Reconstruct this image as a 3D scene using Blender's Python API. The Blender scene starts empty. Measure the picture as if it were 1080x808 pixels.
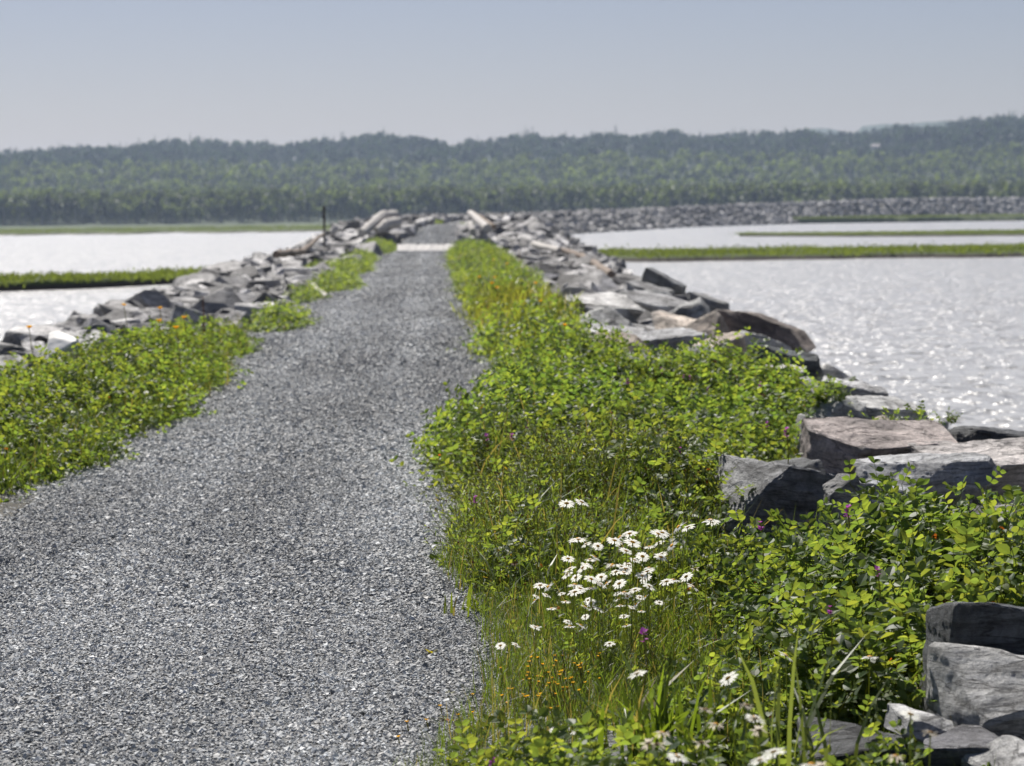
import bpy, bmesh, math, random
import numpy as np
from mathutils import Vector, Matrix, noise

random.seed(7)
RNG = np.random.default_rng(11)
R = math.radians
scene = bpy.context.scene
COL = scene.collection

# ------------------------------------------------------------------ camera model
FPX = 2600.0                      # focal length in photograph pixels (1080 wide)
CAM = Vector((0.0, 0.0, 1.6))
YAW, PITCH, ROLL = R(1.83), R(3.87), R(0.63)
fwd = Vector((math.sin(YAW) * math.cos(PITCH), math.cos(YAW) * math.cos(PITCH), -math.sin(PITCH)))
r0 = Vector((math.cos(YAW), -math.sin(YAW), 0))
u0 = r0.cross(fwd)
rt = r0 * math.cos(ROLL) - u0 * math.sin(ROLL)
up = u0 * math.cos(ROLL) + r0 * math.sin(ROLL)


def ray(u, v):
    return fwd * FPX + rt * (u - 540.0) - up * (v - 404.0)


def at_z(u, v, z):
    d = ray(u, v)
    return CAM + d * ((z - CAM.z) / d.z)


def at_y(u, v, y):
    d = ray(u, v)
    return CAM + d * (y / d.y)


# ------------------------------------------------------------------ numpy noise
def vnoise(x, y, s=0):
    x = np.asarray(x, float); y = np.asarray(y, float)
    xi = np.floor(x).astype(np.int64); yi = np.floor(y).astype(np.int64)
    fx = x - xi; fy = y - yi
    fx = fx * fx * (3 - 2 * fx); fy = fy * fy * (3 - 2 * fy)

    def h(a, b):
        n = (a * 374761393 + b * 668265263 + s * 974634777) & 0x7fffffff
        n = ((n ^ (n >> 13)) * 1274126177) & 0x7fffffff
        n = n ^ (n >> 16)
        return (n & 0xffff) / 65535.0
    a = h(xi, yi) * (1 - fx) + h(xi + 1, yi) * fx
    b = h(xi, yi + 1) * (1 - fx) + h(xi + 1, yi + 1) * fx
    return (a * (1 - fy) + b * fy) * 2 - 1


def fbm(x, y, s=0, o=4):
    t = 0; a = 1; n = 0
    for i in range(o):
        t = t + a * vnoise(np.asarray(x) * 2 ** i, np.asarray(y) * 2 ** i, s + i * 17); n += a; a *= .5
    return t / n


def sst(x):
    x = np.clip(x, 0, 1)
    return x * x * (3 - 2 * x)


# ------------------------------------------------------------------ materials
def new_mat(name):
    m = bpy.data.materials.new(name); m.use_nodes = True
    nt = m.node_tree
    b = nt.nodes['Principled BSDF']
    return m, nt, b


def N(nt, t, **kw):
    n = nt.nodes.new(t)
    for k, v in kw.items():
        if k in n.inputs.keys():
            n.inputs[k].default_value = v
        else:
            setattr(n, k, v)
    return n


def ramp(nt, src, stops, interp='LINEAR'):
    n = nt.nodes.new('ShaderNodeValToRGB')
    n.color_ramp.interpolation = interp
    els = n.color_ramp.elements
    while len(els) < len(stops):
        els.new(0.5)
    for e, (p, c) in zip(els, stops):
        e.position = p
        e.color = (*(c if isinstance(c, tuple) else (c, c, c)), 1)
    nt.links.new(src, n.inputs[0])
    return n.outputs[0]


def mix(nt, fac, a, b, mode='MIX'):
    n = nt.nodes.new('ShaderNodeMix'); n.data_type = 'RGBA'; n.blend_type = mode
    for sock, val in ((n.inputs[0], fac), (n.inputs[6], a), (n.inputs[7], b)):
        if isinstance(val, (int, float)):
            sock.default_value = val
        elif isinstance(val, tuple):
            sock.default_value = (*val, 1)
        else:
            nt.links.new(val, sock)
    return n.outputs[2]


def simple(name, col, rough=.8, spec=.3):
    m, nt, b = new_mat(name)
    b.inputs['Base Color'].default_value = (*col, 1)
    b.inputs['Roughness'].default_value = rough
    b.inputs['Specular IOR Level'].default_value = spec
    tc = N(nt, 'ShaderNodeTexCoord'); nz = N(nt, 'ShaderNodeTexNoise', Scale=9.0, Detail=4.0)
    nt.links.new(tc.outputs['Object'], nz.inputs['Vector'])
    c = mix(nt, nz.outputs[0], tuple(x * .75 for x in col), tuple(min(1, x * 1.2) for x in col))
    nt.links.new(c, b.inputs['Base Color'])
    return m


def leaf_mat(name, trans=.52, tcol=(3.6, 2.8, 1.25), rough=.5, spec=.38):
    """thin leaves: colour from the 'col' attribute, light shines through"""
    m, nt, b = new_mat(name)
    at = N(nt, 'ShaderNodeAttribute', attribute_name='col')
    nt.links.new(at.outputs['Color'], b.inputs['Base Color'])
    b.inputs['Roughness'].default_value = rough
    b.inputs['Specular IOR Level'].default_value = spec
    tr = N(nt, 'ShaderNodeBsdfTranslucent')
    c = mix(nt, 1.0, at.outputs['Color'], tcol, 'MULTIPLY')
    nt.links.new(c, tr.inputs['Color'])
    ms = N(nt, 'ShaderNodeMixShader', Fac=trans)
    nt.links.new(b.outputs[0], ms.inputs[1]); nt.links.new(tr.outputs[0], ms.inputs[2])
    nt.links.new(ms.outputs[0], nt.nodes['Material Output'].inputs['Surface'])
    return m


def rock_mat(name, attr=False):
    m, nt, b = new_mat(name)
    tc = N(nt, 'ShaderNodeTexCoord')
    if attr:
        tone = N(nt, 'ShaderNodeAttribute', attribute_name='col').outputs['Color']
        vec = tc.outputs['Object']
    else:
        oi = N(nt, 'ShaderNodeObjectInfo'); tone = oi.outputs['Color']
        off = N(nt, 'ShaderNodeVectorMath', operation='SCALE'); off.inputs[3].default_value = 37.0
        cmb = N(nt, 'ShaderNodeCombineXYZ')
        for i in range(3):
            nt.links.new(oi.outputs['Random'], cmb.inputs[i])
        nt.links.new(cmb.outputs[0], off.inputs[0])
        add = N(nt, 'ShaderNodeVectorMath', operation='ADD')
        nt.links.new(tc.outputs['Object'], add.inputs[0]); nt.links.new(off.outputs[0], add.inputs[1])
        vec = add.outputs[0]
    big = N(nt, 'ShaderNodeTexNoise', Scale=2.2, Detail=5.0, Roughness=.6)
    nt.links.new(vec, big.inputs['Vector'])
    mp = N(nt, 'ShaderNodeMapping'); mp.inputs['Scale'].default_value = (1.6, 3.0, 15.0)
    mp.inputs['Rotation'].default_value = (.25, .35, 0)
    nt.links.new(vec, mp.inputs['Vector'])
    st = N(nt, 'ShaderNodeTexNoise', Scale=1.3, Detail=8.0, Roughness=.7, Distortion=.9)
    nt.links.new(mp.outputs[0], st.inputs['Vector'])
    fine = N(nt, 'ShaderNodeTexNoise', Scale=42.0, Detail=6.0, Roughness=.7)
    nt.links.new(vec, fine.inputs['Vector'])
    c = ramp(nt, big.outputs[0], [(.34, .55), (.5, 1.35), (.66, 1.9)])
    c = mix(nt, 1.0, tone, c, 'MULTIPLY')
    c2 = ramp(nt, st.outputs[0], [(.3, .35), (.5, .95), (.68, 1.5)])
    c = mix(nt, .85, c, c2, 'MULTIPLY')
    c3 = ramp(nt, fine.outputs[0], [(.3, .5), (.5, 1.0), (.68, 1.5)])
    c = mix(nt, .7, c, c3, 'MULTIPLY')
    # fracture lines
    vc = N(nt, 'ShaderNodeTexVoronoi', Scale=1.5, feature='DISTANCE_TO_EDGE')
    dc = N(nt, 'ShaderNodeVectorMath', operation='ADD')
    cs = N(nt, 'ShaderNodeVectorMath', operation='SCALE'); cs.inputs[3].default_value = .6
    nt.links.new(st.outputs['Color'], cs.inputs[0]); nt.links.new(cs.outputs[0], dc.inputs[0]); nt.links.new(mp.outputs[0], dc.inputs[1])
    nt.links.new(dc.outputs[0], vc.inputs['Vector'])
    crk = ramp(nt, vc.outputs['Distance'], [(0.0, .3), (.03, 1.0)])
    c = mix(nt, .8, c, crk, 'MULTIPLY')
    # quartz veins
    vo = N(nt, 'ShaderNodeTexVoronoi', Scale=2.1, feature='DISTANCE_TO_EDGE')
    dn = N(nt, 'ShaderNodeTexNoise', Scale=3.0, Detail=3.0)
    nt.links.new(vec, dn.inputs['Vector'])
    dv = N(nt, 'ShaderNodeVectorMath', operation='ADD')
    nt.links.new(dn.outputs['Color'], dv.inputs[0]); nt.links.new(mp.outputs[0], dv.inputs[1])
    nt.links.new(dv.outputs[0], vo.inputs['Vector'])
    vf = ramp(nt, vo.outputs['Distance'], [(0.0, 1.0), (.028, 0.0)])
    vm = N(nt, 'ShaderNodeMath', operation='MULTIPLY')
    vg = ramp(nt, big.outputs[0], [(.5, 0.0), (.66, .55)])
    nt.links.new(vf, vm.inputs[0]); nt.links.new(vg, vm.inputs[1])
    c = mix(nt, vm.outputs[0], c, (.55, .55, .53))
    if not attr:   # paler along convex edges
        gp = N(nt, 'ShaderNodeNewGeometry')
        ef = ramp(nt, gp.outputs['Pointiness'], [(.51, 0.0), (.6, .5)])
        c = mix(nt, ef, c, (.5, .5, .48))
    nt.links.new(c, b.inputs['Base Color'])
    b.inputs['Roughness'].default_value = .72
    b.inputs['Specular IOR Level'].default_value = .35
    bp = N(nt, 'ShaderNodeBump', Strength=1.0, Distance=.05)
    bp2 = N(nt, 'ShaderNodeBump', Strength=.9, Distance=.02)
    nt.links.new(st.outputs[0], bp.inputs['Height'])
    nt.links.new(fine.outputs[0], bp2.inputs['Height']); nt.links.new(bp.outputs[0], bp2.inputs['Normal'])
    bp3 = N(nt, 'ShaderNodeBump', Strength=.8, Distance=.02)
    nt.links.new(crk, bp3.inputs['Height']); nt.links.new(bp2.outputs[0], bp3.inputs['Normal'])
    nt.links.new(bp3.outputs[0], b.inputs['Normal'])
    return m


def wood_mat(name, c1, c2, scale=(14, 14, 1.2)):
    m, nt, b = new_mat(name)
    tc = N(nt, 'ShaderNodeTexCoord'); mp = N(nt, 'ShaderNodeMapping')
    mp.inputs['Scale'].default_value = scale
    nt.links.new(tc.outputs['Object'], mp.inputs['Vector'])
    nz = N(nt, 'ShaderNodeTexNoise', Scale=1.5, Detail=7.0, Roughness=.65)
    nt.links.new(mp.outputs[0], nz.inputs['Vector'])
    nt.links.new(ramp(nt, nz.outputs[0], [(.3, c1), (.65, c2)]), b.inputs['Base Color'])
    b.inputs['Roughness'].default_value = .85
    bp = N(nt, 'ShaderNodeBump', Strength=.6, Distance=.02)
    nt.links.new(nz.outputs[0], bp.inputs['Height']); nt.links.new(bp.outputs[0], b.inputs['Normal'])
    return m


M = {}
M['leaf'] = leaf_mat('sunlit_leaf')
M['grass'] = leaf_mat('grass_blade', .45, (2.5, 2.2, .8), .45, .4)
M['petal'] = leaf_mat('white_petal', .5, (1.1, 1.1, 1.06), .6, .2)
M['crown'] = leaf_mat('tree_foliage', .3, (1.8, 1.8, .8), .6, .25)
M['rock'] = rock_mat('greywacke_rock')
M['riprap'] = rock_mat('riprap_rock', True)
M['disc'] = simple('flower_disc', (.72, .36, .02), .7)
M['yellow'] = leaf_mat('yellow_petal', .5, (1.05, 1, 1), .6, .2)
M['purple'] = leaf_mat('purple_petal', .45, (1.2, 1, 1.1), .6, .2)
M['brown_disc'] = simple('withered_disc', (.2, .13, .06), .9)
M['stalk'] = simple('dry_stalk', (.2, .085, .04), .9)
M['silver'] = wood_mat('bleached_driftwood', (.34, .32, .3), (.62, .59, .55))
M['white_log'] = wood_mat('white_driftwood', (.74, .7, .65), (.86, .83, .79))
M['brown_wood'] = wood_mat('brown_driftwood', (.1, .075, .055), (.28, .22, .17))
M['dark_wood'] = wood_mat('dark_post_wood', (.03, .028, .026), (.08, .072, .066))
M['white_stone'] = simple('white_stone', (.86, .84, .8), .8)
M['house_wall'] = simple('house_wall', (.75, .74, .72), .8)
M['house_roof'] = simple('house_roof', (.55, .5, .47), .8)
M['glass'] = simple('window_glass', (.05, .06, .07), .15, .5)
M['trunk'] = simple('bark', (.16, .14, .12), .9)


def gravel_mats():
    m, nt, b = new_mat('gravel_surface')
    tc = N(nt, 'ShaderNodeTexCoord')
    vo = N(nt, 'ShaderNodeTexVoronoi', Scale=48.0)
    nt.links.new(tc.outputs['Object'], vo.inputs['Vector'])
    sp = N(nt, 'ShaderNodeSeparateColor'); nt.links.new(vo.outputs['Color'], sp.inputs[0])
    c = ramp(nt, sp.outputs[0], [(0, (.06, .063, .063)), (.45, (.11, .114, .114)), (.8, (.15, .154, .154)), (1, (.24, .24, .24))])
    big = N(nt, 'ShaderNodeTexNoise', Scale=.55, Detail=6.0, Roughness=.65)
    nt.links.new(tc.outputs['Object'], big.inputs['Vector'])
    c = mix(nt, 1.0, c, ramp(nt, big.outputs[0], [(.32, .82), (.65, 1.12)]), 'MULTIPLY')
    nt.links.new(c, b.inputs['Base Color'])
    b.inputs['Roughness'].default_value = .85
    bp = N(nt, 'ShaderNodeBump', Strength=1.0, Distance=.012)
    bp.invert = True
    nt.links.new(vo.outputs['Distance'], bp.inputs['Height']); nt.links.new(bp.outputs[0], b.inputs['Normal'])
    M['gravel_sheet'] = m
    m, nt, b = new_mat('crushed_stone')
    at = N(nt, 'ShaderNodeAttribute', attribute_name='col')
    nt.links.new(at.outputs['Color'], b.inputs['Base Color']); b.inputs['Roughness'].default_value = .7
    M['stone'] = m
    m, nt, b = new_mat('bank_soil')
    tc = N(nt, 'ShaderNodeTexCoord')
    nz = N(nt, 'ShaderNodeTexNoise', Scale=3.0, Detail=9.0, Roughness=.7)
    nt.links.new(tc.outputs['Object'], nz.inputs['Vector'])
    nt.links.new(ramp(nt, nz.outputs[0], [(.3, (.03, .028, .022)), (.6, (.085, .078, .062)), (.75, (.16, .155, .14))]), b.inputs['Base Color'])
    b.inputs['Roughness'].default_value = .95
    bp = N(nt, 'ShaderNodeBump', Strength=.8, Distance=.05)
    nt.links.new(nz.outputs[0], bp.inputs['Height']); nt.links.new(bp.outputs[0], b.inputs['Normal'])
    M['soil'] = m
    m, nt, b = new_mat('marsh_turf')
    tc = N(nt, 'ShaderNodeTexCoord')
    nz = N(nt, 'ShaderNodeTexNoise', Scale=.35, Detail=9.0, Roughness=.7)
    nt.links.new(tc.outputs['Object'], nz.inputs['Vector'])
    grass = ramp(nt, nz.outputs[0], [(.35, (.045, .07, .014)), (.6, (.07, .1, .02)), (.75, (.1, .12, .03))])
    ge = N(nt, 'ShaderNodeNewGeometry'); sx = N(nt, 'ShaderNodeSeparateXYZ')
    nt.links.new(ge.outputs['Position'], sx.inputs[0])
    ad = N(nt, 'ShaderNodeMath', operation='ADD'); ad.inputs[1].default_value = 1.6
    nt.links.new(sx.outputs[2], ad.inputs[0])
    f = ramp(nt, ad.outputs[0], [(.2, 0.0), (.3, 1.0)])
    nt.links.new(mix(nt, f, (.035, .027, .02), grass), b.inputs['Base Color'])
    b.inputs['Roughness'].default_value = .9
    M['marsh'] = m
    m, nt, b = new_mat('hill_ground')
    b.inputs['Base Color'].default_value = (.035, .055, .022, 1); b.inputs['Roughness'].default_value = .95
    M['hill'] = m


gravel_mats()


def water_mat():
    m, nt, b = new_mat('tidal_water')
    b.inputs['Base Color'].default_value = (.38, .38, .375, 1)
    b.inputs['Roughness'].default_value = .265
    b.inputs['IOR'].default_value = 1.33
    tc = N(nt, 'ShaderNodeTexCoord')
    acc = None
    for sc, k, det in ((5.0, 3.3, 2.0), (1.2, 1.2, 1.0)):
        n1 = N(nt, 'ShaderNodeTexNoise', Scale=sc, Detail=det, Roughness=.5)
        nt.links.new(tc.outputs['Object'], n1.inputs['Vector'])
        sub = N(nt, 'ShaderNodeVectorMath', operation='SUBTRACT'); sub.inputs[1].default_value = (.5, .5, .5)
        mul = N(nt, 'ShaderNodeVectorMath', operation='MULTIPLY'); mul.inputs[1].default_value = (k, k * 1.15, 0)
        nt.links.new(n1.outputs['Color'], sub.inputs[0]); nt.links.new(sub.outputs[0], mul.inputs[0])
        if acc is None:
            acc = mul.outputs[0]
        else:
            ad = N(nt, 'ShaderNodeVectorMath', operation='ADD'); nt.links.new(acc, ad.inputs[0]); nt.links.new(mul.outputs[0], ad.inputs[1]); acc = ad.outputs[0]
    ad = N(nt, 'ShaderNodeVectorMath', operation='ADD'); ad.inputs[1].default_value = (0, 0, 1); nt.links.new(acc, ad.inputs[0])
    nm = N(nt, 'ShaderNodeVectorMath', operation='NORMALIZE'); nt.links.new(ad.outputs[0], nm.inputs[0])
    nt.links.new(nm.outputs[0], b.inputs['Normal'])
    M['water'] = m


water_mat()


# ------------------------------------------------------------------ mesh helpers
def np_mesh(name, V, F, mats, col=None, mi=None, smooth=False):
    """V (n,3), F (m,k) equal-sided faces -> mesh"""
    me = bpy.data.meshes.new(name)
    V = np.ascontiguousarray(V, np.float32); F = np.ascontiguousarray(F, np.int32)
    k = F.shape[1]
    me.vertices.add(len(V)); me.vertices.foreach_set('co', V.ravel())
    me.loops.add(F.size); me.loops.foreach_set('vertex_index', F.ravel())
    me.polygons.add(len(F))
    me.polygons.foreach_set('loop_start', np.arange(0, F.size, k, dtype=np.int32))
    if mi is not None:
        me.polygons.foreach_set('material_index', np.ascontiguousarray(mi, np.int32))
    me.polygons.foreach_set('use_smooth', np.full(len(F), smooth))
    for m in (mats if isinstance(mats, (list, tuple)) else [mats]):
        me.materials.append(m)
    if col is not None:
        a = me.color_attributes.new('col', 'FLOAT_COLOR', 'POINT')
        c = np.ones((len(V), 4), np.float32); c[:, :3] = col
        a.data.foreach_set('color', c.ravel())
    me.update(calc_edges=True)
    me.validate()
    return me


def link(name, me, parent=None, label=None, cat=None, group=None, kind=None, loc=None):
    o = bpy.data.objects.new(name, me); COL.objects.link(o)
    if parent is not None:
        o.parent = parent
    if label: o['label'] = label
    if cat: o['category'] = cat
    if group: o['group'] = group
    if kind: o['kind'] = kind
    if loc is not None: o.location = loc
    return o


def copy_tree(o, parent=None):
    c = o.copy(); COL.objects.link(c)
    if parent is not None:
        c.parent = parent
    for ch in list(o.children):
        copy_tree(ch, c)
    return c


class Geo:
    """collects triangles with a colour per vertex"""
    def __init__(s):
        s.V = []; s.F = []; s.C = []; s.n = 0

    def add(s, V, F, C):
        V = np.asarray(V, float); F = np.asarray(F, int)
        C = np.broadcast_to(np.asarray(C, float), (len(V), 3))
        s.V.append(V); s.F.append(F + s.n); s.C.append(C); s.n += len(V)

    def arr(s):
        return np.concatenate(s.V), np.concatenate(s.F), np.concatenate(s.C)


def basis(y, z):
    """matrix whose columns are x,y,z with y kept"""
    y = y / (np.linalg.norm(y) + 1e-9)
    x = np.cross(y, z); x /= (np.linalg.norm(x) + 1e-9)
    z = np.cross(x, y)
    return np.stack([x, y, z], 1)


def leaflet(L, W, seg=3, fold=.25, curl=.12):
    """leaf along +y, folded on the midrib"""
    ts = np.linspace(0, 1, seg + 2)[1:-1]
    V = [(0, 0, 0)]
    w = np.sin(np.pi * ts ** .85) * W / 2
    for t, ww in zip(ts, w):
        V.append((-ww, t * L, ww * fold - curl * L * t * t))
        V.append((0, t * L, -curl * L * t * t))
        V.append((ww, t * L, ww * fold - curl * L * t * t))
    V.append((0, L, -curl * L))
    F = [(0, 2, 1), (0, 3, 2)]
    for i in range(seg - 1):
        a = 1 + 3 * i; b = a + 3
        F += [(a, a + 1, b + 1), (a, b + 1, b), (a + 1, a + 2, b + 2), (a + 1, b + 2, b + 1)]
    a = 1 + 3 * (seg - 1); t = len(V) - 1
    F += [(a, a + 1, t), (a + 1, a + 2, t)]
    return np.array(V, float), np.array(F, int)


def leaf4(L, W):
    V = np.array([(0, 0, 0), (-W / 2, L * .5, .15 * W), (W / 2, L * .5, .15 * W), (0, L, -.1 * L)], float)
    return V, np.array([(0, 2, 1), (1, 2, 3)], int)


def tube(pts, rad, n=3):
    pts = np.asarray(pts, float); V = []; F = []
    rad = np.broadcast_to(np.asarray(rad, float), (len(pts),))
    for i, p in enumerate(pts):
        d = pts[min(i + 1, len(pts) - 1)] - pts[max(i - 1, 0)]
        ref = np.array([0, 0, 1.]) if abs(d[2]) < .9 * np.linalg.norm(d) else np.array([1., 0, 0])
        B = basis(d, ref)
        for k in range(n):
            a = 2 * math.pi * k / n
            V.append(p + rad[i] * (B[:, 0] * math.cos(a) + B[:, 2] * math.sin(a)))
    for i in range(len(pts) - 1):
        for k in range(n):
            a = i * n + k; b = i * n + (k + 1) % n
            F += [(a, b, b + n), (a, b + n, a + n)]
    return np.array(V), np.array(F, int)


def jit(s):
    return np.array([random.gauss(0, s) for _ in range(3)])


G1 = np.array((.054, .099, .027)); G2 = np.array((.094, .136, .032)); G3 = np.array((.035, .07, .027))


def leafcol(y=0.0):
    t = random.random()
    c = G1 * (1 - t) + (G2 if random.random() < .6 else G3) * t
    c = c * random.uniform(.75, 1.25)
    if random.random() < .012 + y:
        c = np.array(random.choice(((.17, .15, .03), (.2, .07, .02), (.15, .1, .04)))) * random.uniform(.6, 1)
    return c


def pea_sprig(H=.42, nodes=7, pairs=4, L=.042, W=.029, seg=3, simple_leaf=False):
    g = Geo()
    lean = jit(.12); lean[2] = 0
    pts = []
    for i in range(nodes + 1):
        t = i / nodes
        pts.append(np.array([lean[0] * t * t * 2 * H, lean[1] * t * t * 2 * H, H * t]) + jit(.004))
    if not simple_leaf:
        tv, tf = tube(pts, np.linspace(.0024, .0014, len(pts)), 3)
        g.add(tv, tf, (.07, .1, .03))
    a0 = random.uniform(0, 6.28)
    for i in range(1, nodes + 1):
        az = a0 + (i % 2) * math.pi + random.gauss(0, .5)
        upv = random.uniform(.2, .9) + (0.7 if i == nodes else 0)
        d = np.array([math.cos(az), math.sin(az), upv]); d /= np.linalg.norm(d)
        rl = random.uniform(.07, .12) * (L / .042) * (.7 if i >= nodes - 1 else 1)
        p = pts[i]
        side = np.cross(d, [0, 0, 1.]); side /= np.linalg.norm(side) + 1e-9
        nrm = np.cross(side, d)
        if not simple_leaf:
            tv, tf = tube([p, p + d * rl], .0009, 3)
            g.add(tv, tf, (.08, .11, .03))
        np_ = pairs if i < nodes - 1 else max(2, pairs - 1)
        for k in range(np_):
            s = (k + .6) / np_ * rl
            for sg in (-1, 1):
                dd = side * sg + d * random.uniform(.25, .7) + nrm * random.uniform(-.1, .5) + jit(.12)
                nn = nrm + jit(.3) - side * sg * random.uniform(-.1, .5)
                sc = random.uniform(.72, 1.15) * (.75 if i >= nodes - 1 else 1)
                lv, lf = (leaf4(L * sc, W * sc) if simple_leaf else leaflet(L * sc, W * sc, seg, random.uniform(.05, .5), random.uniform(-.05, .25)))
                Bm = basis(dd, nn)
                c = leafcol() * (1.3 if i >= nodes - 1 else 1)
                g.add(lv @ Bm.T + p + d * s, lf, c)
    return g.arr()


def herb_sprig(H=.42, n=16, L=.05, W=.009):
    g = Geo()
    l = jit(.1)
    pts = [np.array([l[0] * t * t * H, l[1] * t * t * H, H * t]) for t in np.linspace(0, 1, 6)]
    tv, tf = tube(pts, np.linspace(.002, .001, 6), 3); g.add(tv, tf, (.08, .1, .035))
    for i in range(n):
        t = .15 + .85 * i / n; az = i * 2.4 + random.random()
        p = np.array([l[0] * t * t * H, l[1] * t * t * H, H * t])
        d = np.array([math.cos(az), math.sin(az), random.uniform(.5, 1.5)])
        sc = random.uniform(.6, 1.1) * (1.1 - .4 * t)
        lv, lf = leaflet(L * sc, W * sc, 2, .3, random.uniform(0, .35))
        g.add(lv @ basis(d, np.array([0, 0, 1.]) + jit(.2)).T + p, lf, leafcol() * 1.15)
    if random.random() < .35:
        V = np.array([(1, 0, 0), (-1, 0, 0), (0, 1, 0), (0, -1, 0), (0, 0, 1.2), (0, 0, -1.2)]) * .0045
        F = [(0, 2, 4), (2, 1, 4), (1, 3, 4), (3, 0, 4), (2, 0, 5), (1, 2, 5), (3, 1, 5), (0, 3, 5)]
        g.add(V + pts[-1], F, (.09, .03, .035))
    return g.arr()


def grass_tuft(n=14, H=.32, W=.006, spread=.06, lean=.5, col=(.075, .12, .025), dry=.15):
    g = Geo()
    for i in range(n):
        az = random.uniform(0, 6.28); h = H * random.uniform(.5, 1.1); ln = abs(random.gauss(0, lean))
        b = np.array([random.gauss(0, spread), random.gauss(0, spread), 0])
        dx, dy = math.cos(az), math.sin(az); w = W * random.uniform(.6, 1.2)
        wz = az + random.uniform(.8, 2.2); wx, wy = math.cos(wz) * w / 2, math.sin(wz) * w / 2
        V = []
        for t in (0, .35, .7, 1):
            c = b + np.array([dx * ln * h * t * t, dy * ln * h * t * t, h * (t - .25 * ln * t * t)])
            k = 1 - .55 * t if t < 1 else 0
            V.append(c + np.array([wx, wy, 0]) * k)
            V.append(c - np.array([wx, wy, 0]) * k)
        F = []
        for k in range(3):
            a = 2 * k; F += [(a, a + 1, a + 3), (a, a + 3, a + 2)]
        c = np.array(col) * random.uniform(.7, 1.3)
        if random.random() < dry: c = np.array((.19, .17, .09)) * random.uniform(.6, 1.1)
        g.add(V, F, c)
    return g.arr()


def scatter_mats(N_, tilt, smin, smax, lean=None):
    """random rotation about z, small tilt, scale; lean (N,2) pushes the top sideways"""
    a = RNG.uniform(0, 2 * np.pi, N_); s = RNG.uniform(smin, smax, N_)
    tx = RNG.normal(0, tilt, N_); ty = RNG.normal(0, tilt, N_)
    if lean is not None:
        tx = tx + lean[:, 0]; ty = ty + lean[:, 1]
    z = np.stack([tx, ty, np.ones(N_)], 1); z /= np.linalg.norm(z, axis=1)[:, None]
    x = np.stack([np.cos(a), np.sin(a), np.zeros(N_)], 1)
    y = np.cross(z, x); y /= np.linalg.norm(y, axis=1)[:, None]
    x = np.cross(y, z)
    return np.stack([x, y, z], 2) * s[:, None, None]


def scatter(protos, pos, mats, tint=None):
    """merge copies of the prototypes at pos -> V,F,C"""
    n = len(pos); pick = RNG.integers(0, len(protos), n)
    Vs, Fs, Cs = [], [], []; off = 0
    for k, (pv, pf, pc) in enumerate(protos):
        idx = np.nonzero(pick == k)[0]
        if not len(idx): continue
        V = np.einsum('nij,kj->nki', mats[idx], pv) + pos[idx][:, None, :]
        F = pf[None] + (np.arange(len(idx)) * len(pv))[:, None, None]
        C = np.broadcast_to(pc, (len(idx),) + pc.shape)
        if tint is not None:
            C = C * tint[idx][:, None, :]
        Vs.append(V.reshape(-1, 3)); Fs.append(F.reshape(-1, 3) + off); Cs.append(C.reshape(-1, 3))
        off += len(idx) * len(pv)
    return np.concatenate(Vs), np.concatenate(Fs), np.concatenate(Cs)


# ------------------------------------------------------------------ the dyke
_cy = [-40, 90, 112, 130, 155, 200, 300, 400, 440, 616, 800, 900, 1100]
_cx = [-.8, -.75, -.45, .05, .7, 1.6, 4.5, 8, 15, 50, 114, 180, 330]
_ty = [-40, 112, 128, 160, 300, 400, 440, 616, 800, 900, 1100]
_tz = [0, 0, .25, .95, 1.1, 1.2, 1.3, 2.2, 4.2, 5.6, 6.0]
_hy = [-40, 12, 40, 110, 400, 800, 1100]
_hr = [3.3, 3.6, 4.7, 5.6, 6, 7, 8]
_hl = [3.6, 3.7, 4.7, 5.6, 6, 7, 8]


def dyke_c(Y): return np.interp(Y, _cy, _cx)
def dyke_z(Y): return np.interp(Y, _ty, _tz)


def ground_z(lat, Y):
    """height of the bank at lateral offset lat from the centreline"""
    t = dyke_z(Y)
    hr = np.interp(Y, _hy, _hr); hl = np.interp(Y, _hy, _hl)
    d = np.where(lat > 0, lat - hr, -lat - hl)
    return t - .10 * sst((np.abs(lat) - 1.8) / 1.5) - np.clip(d, 0, None) * .52


def gz(x, y):
    return float(ground_z(np.array(x) - dyke_c(y), np.array(y)))


def grid_strip(name, ys, lats, zf, mat, xf=None):
    Yg, Lg = np.meshgrid(ys, lats, indexing='ij')
    cx = dyke_c(Yg); dx = (dyke_c(Yg + 2) - dyke_c(Yg - 2)) / 4
    nl = np.sqrt(1 + dx * dx)
    Z = zf(Lg, Yg)
    X = cx + Lg / nl; YY = Yg - Lg * dx / nl
    V = np.stack([X, YY, Z], 2).reshape(-1, 3)
    n = len(lats); i, j = np.meshgrid(np.arange(len(ys) - 1), np.arange(n - 1), indexing='ij')
    a = (i * n + j).ravel()
    F = np.stack([a, a + 1, a + n + 1, a + n], 1)
    return np_mesh(name, V, F, mat, smooth=True)


ys = np.concatenate([np.arange(-12, 60, .5), np.arange(60, 200, 2), np.arange(200, 1101, 8)])
lats = np.concatenate([np.linspace(-16, -3, 14), np.linspace(-2.6, 2.6, 14), np.linspace(3, 22, 20)])
link('ground', grid_strip('ground', ys, lats, lambda l, y: ground_z(l, y) - .012 + .03 * fbm(l * .9, y * .9, 3), M['soil']), kind='structure')


# path edges (lateral in world X): the right edge lies under the plants
def path_z(l, y):
    return dyke_z(y) + .02 - .02 * (l / 1.8) ** 2 + .006 * fbm(l * 1.3, y * 1.3, 9) - .07 * sst((np.abs(l) - np.interp(y, [112, 150], [1.5, 1.2]) - .15 * fbm(y * .25, l * 0 + np.sign(l) * 3, 19)) / .35)


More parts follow.
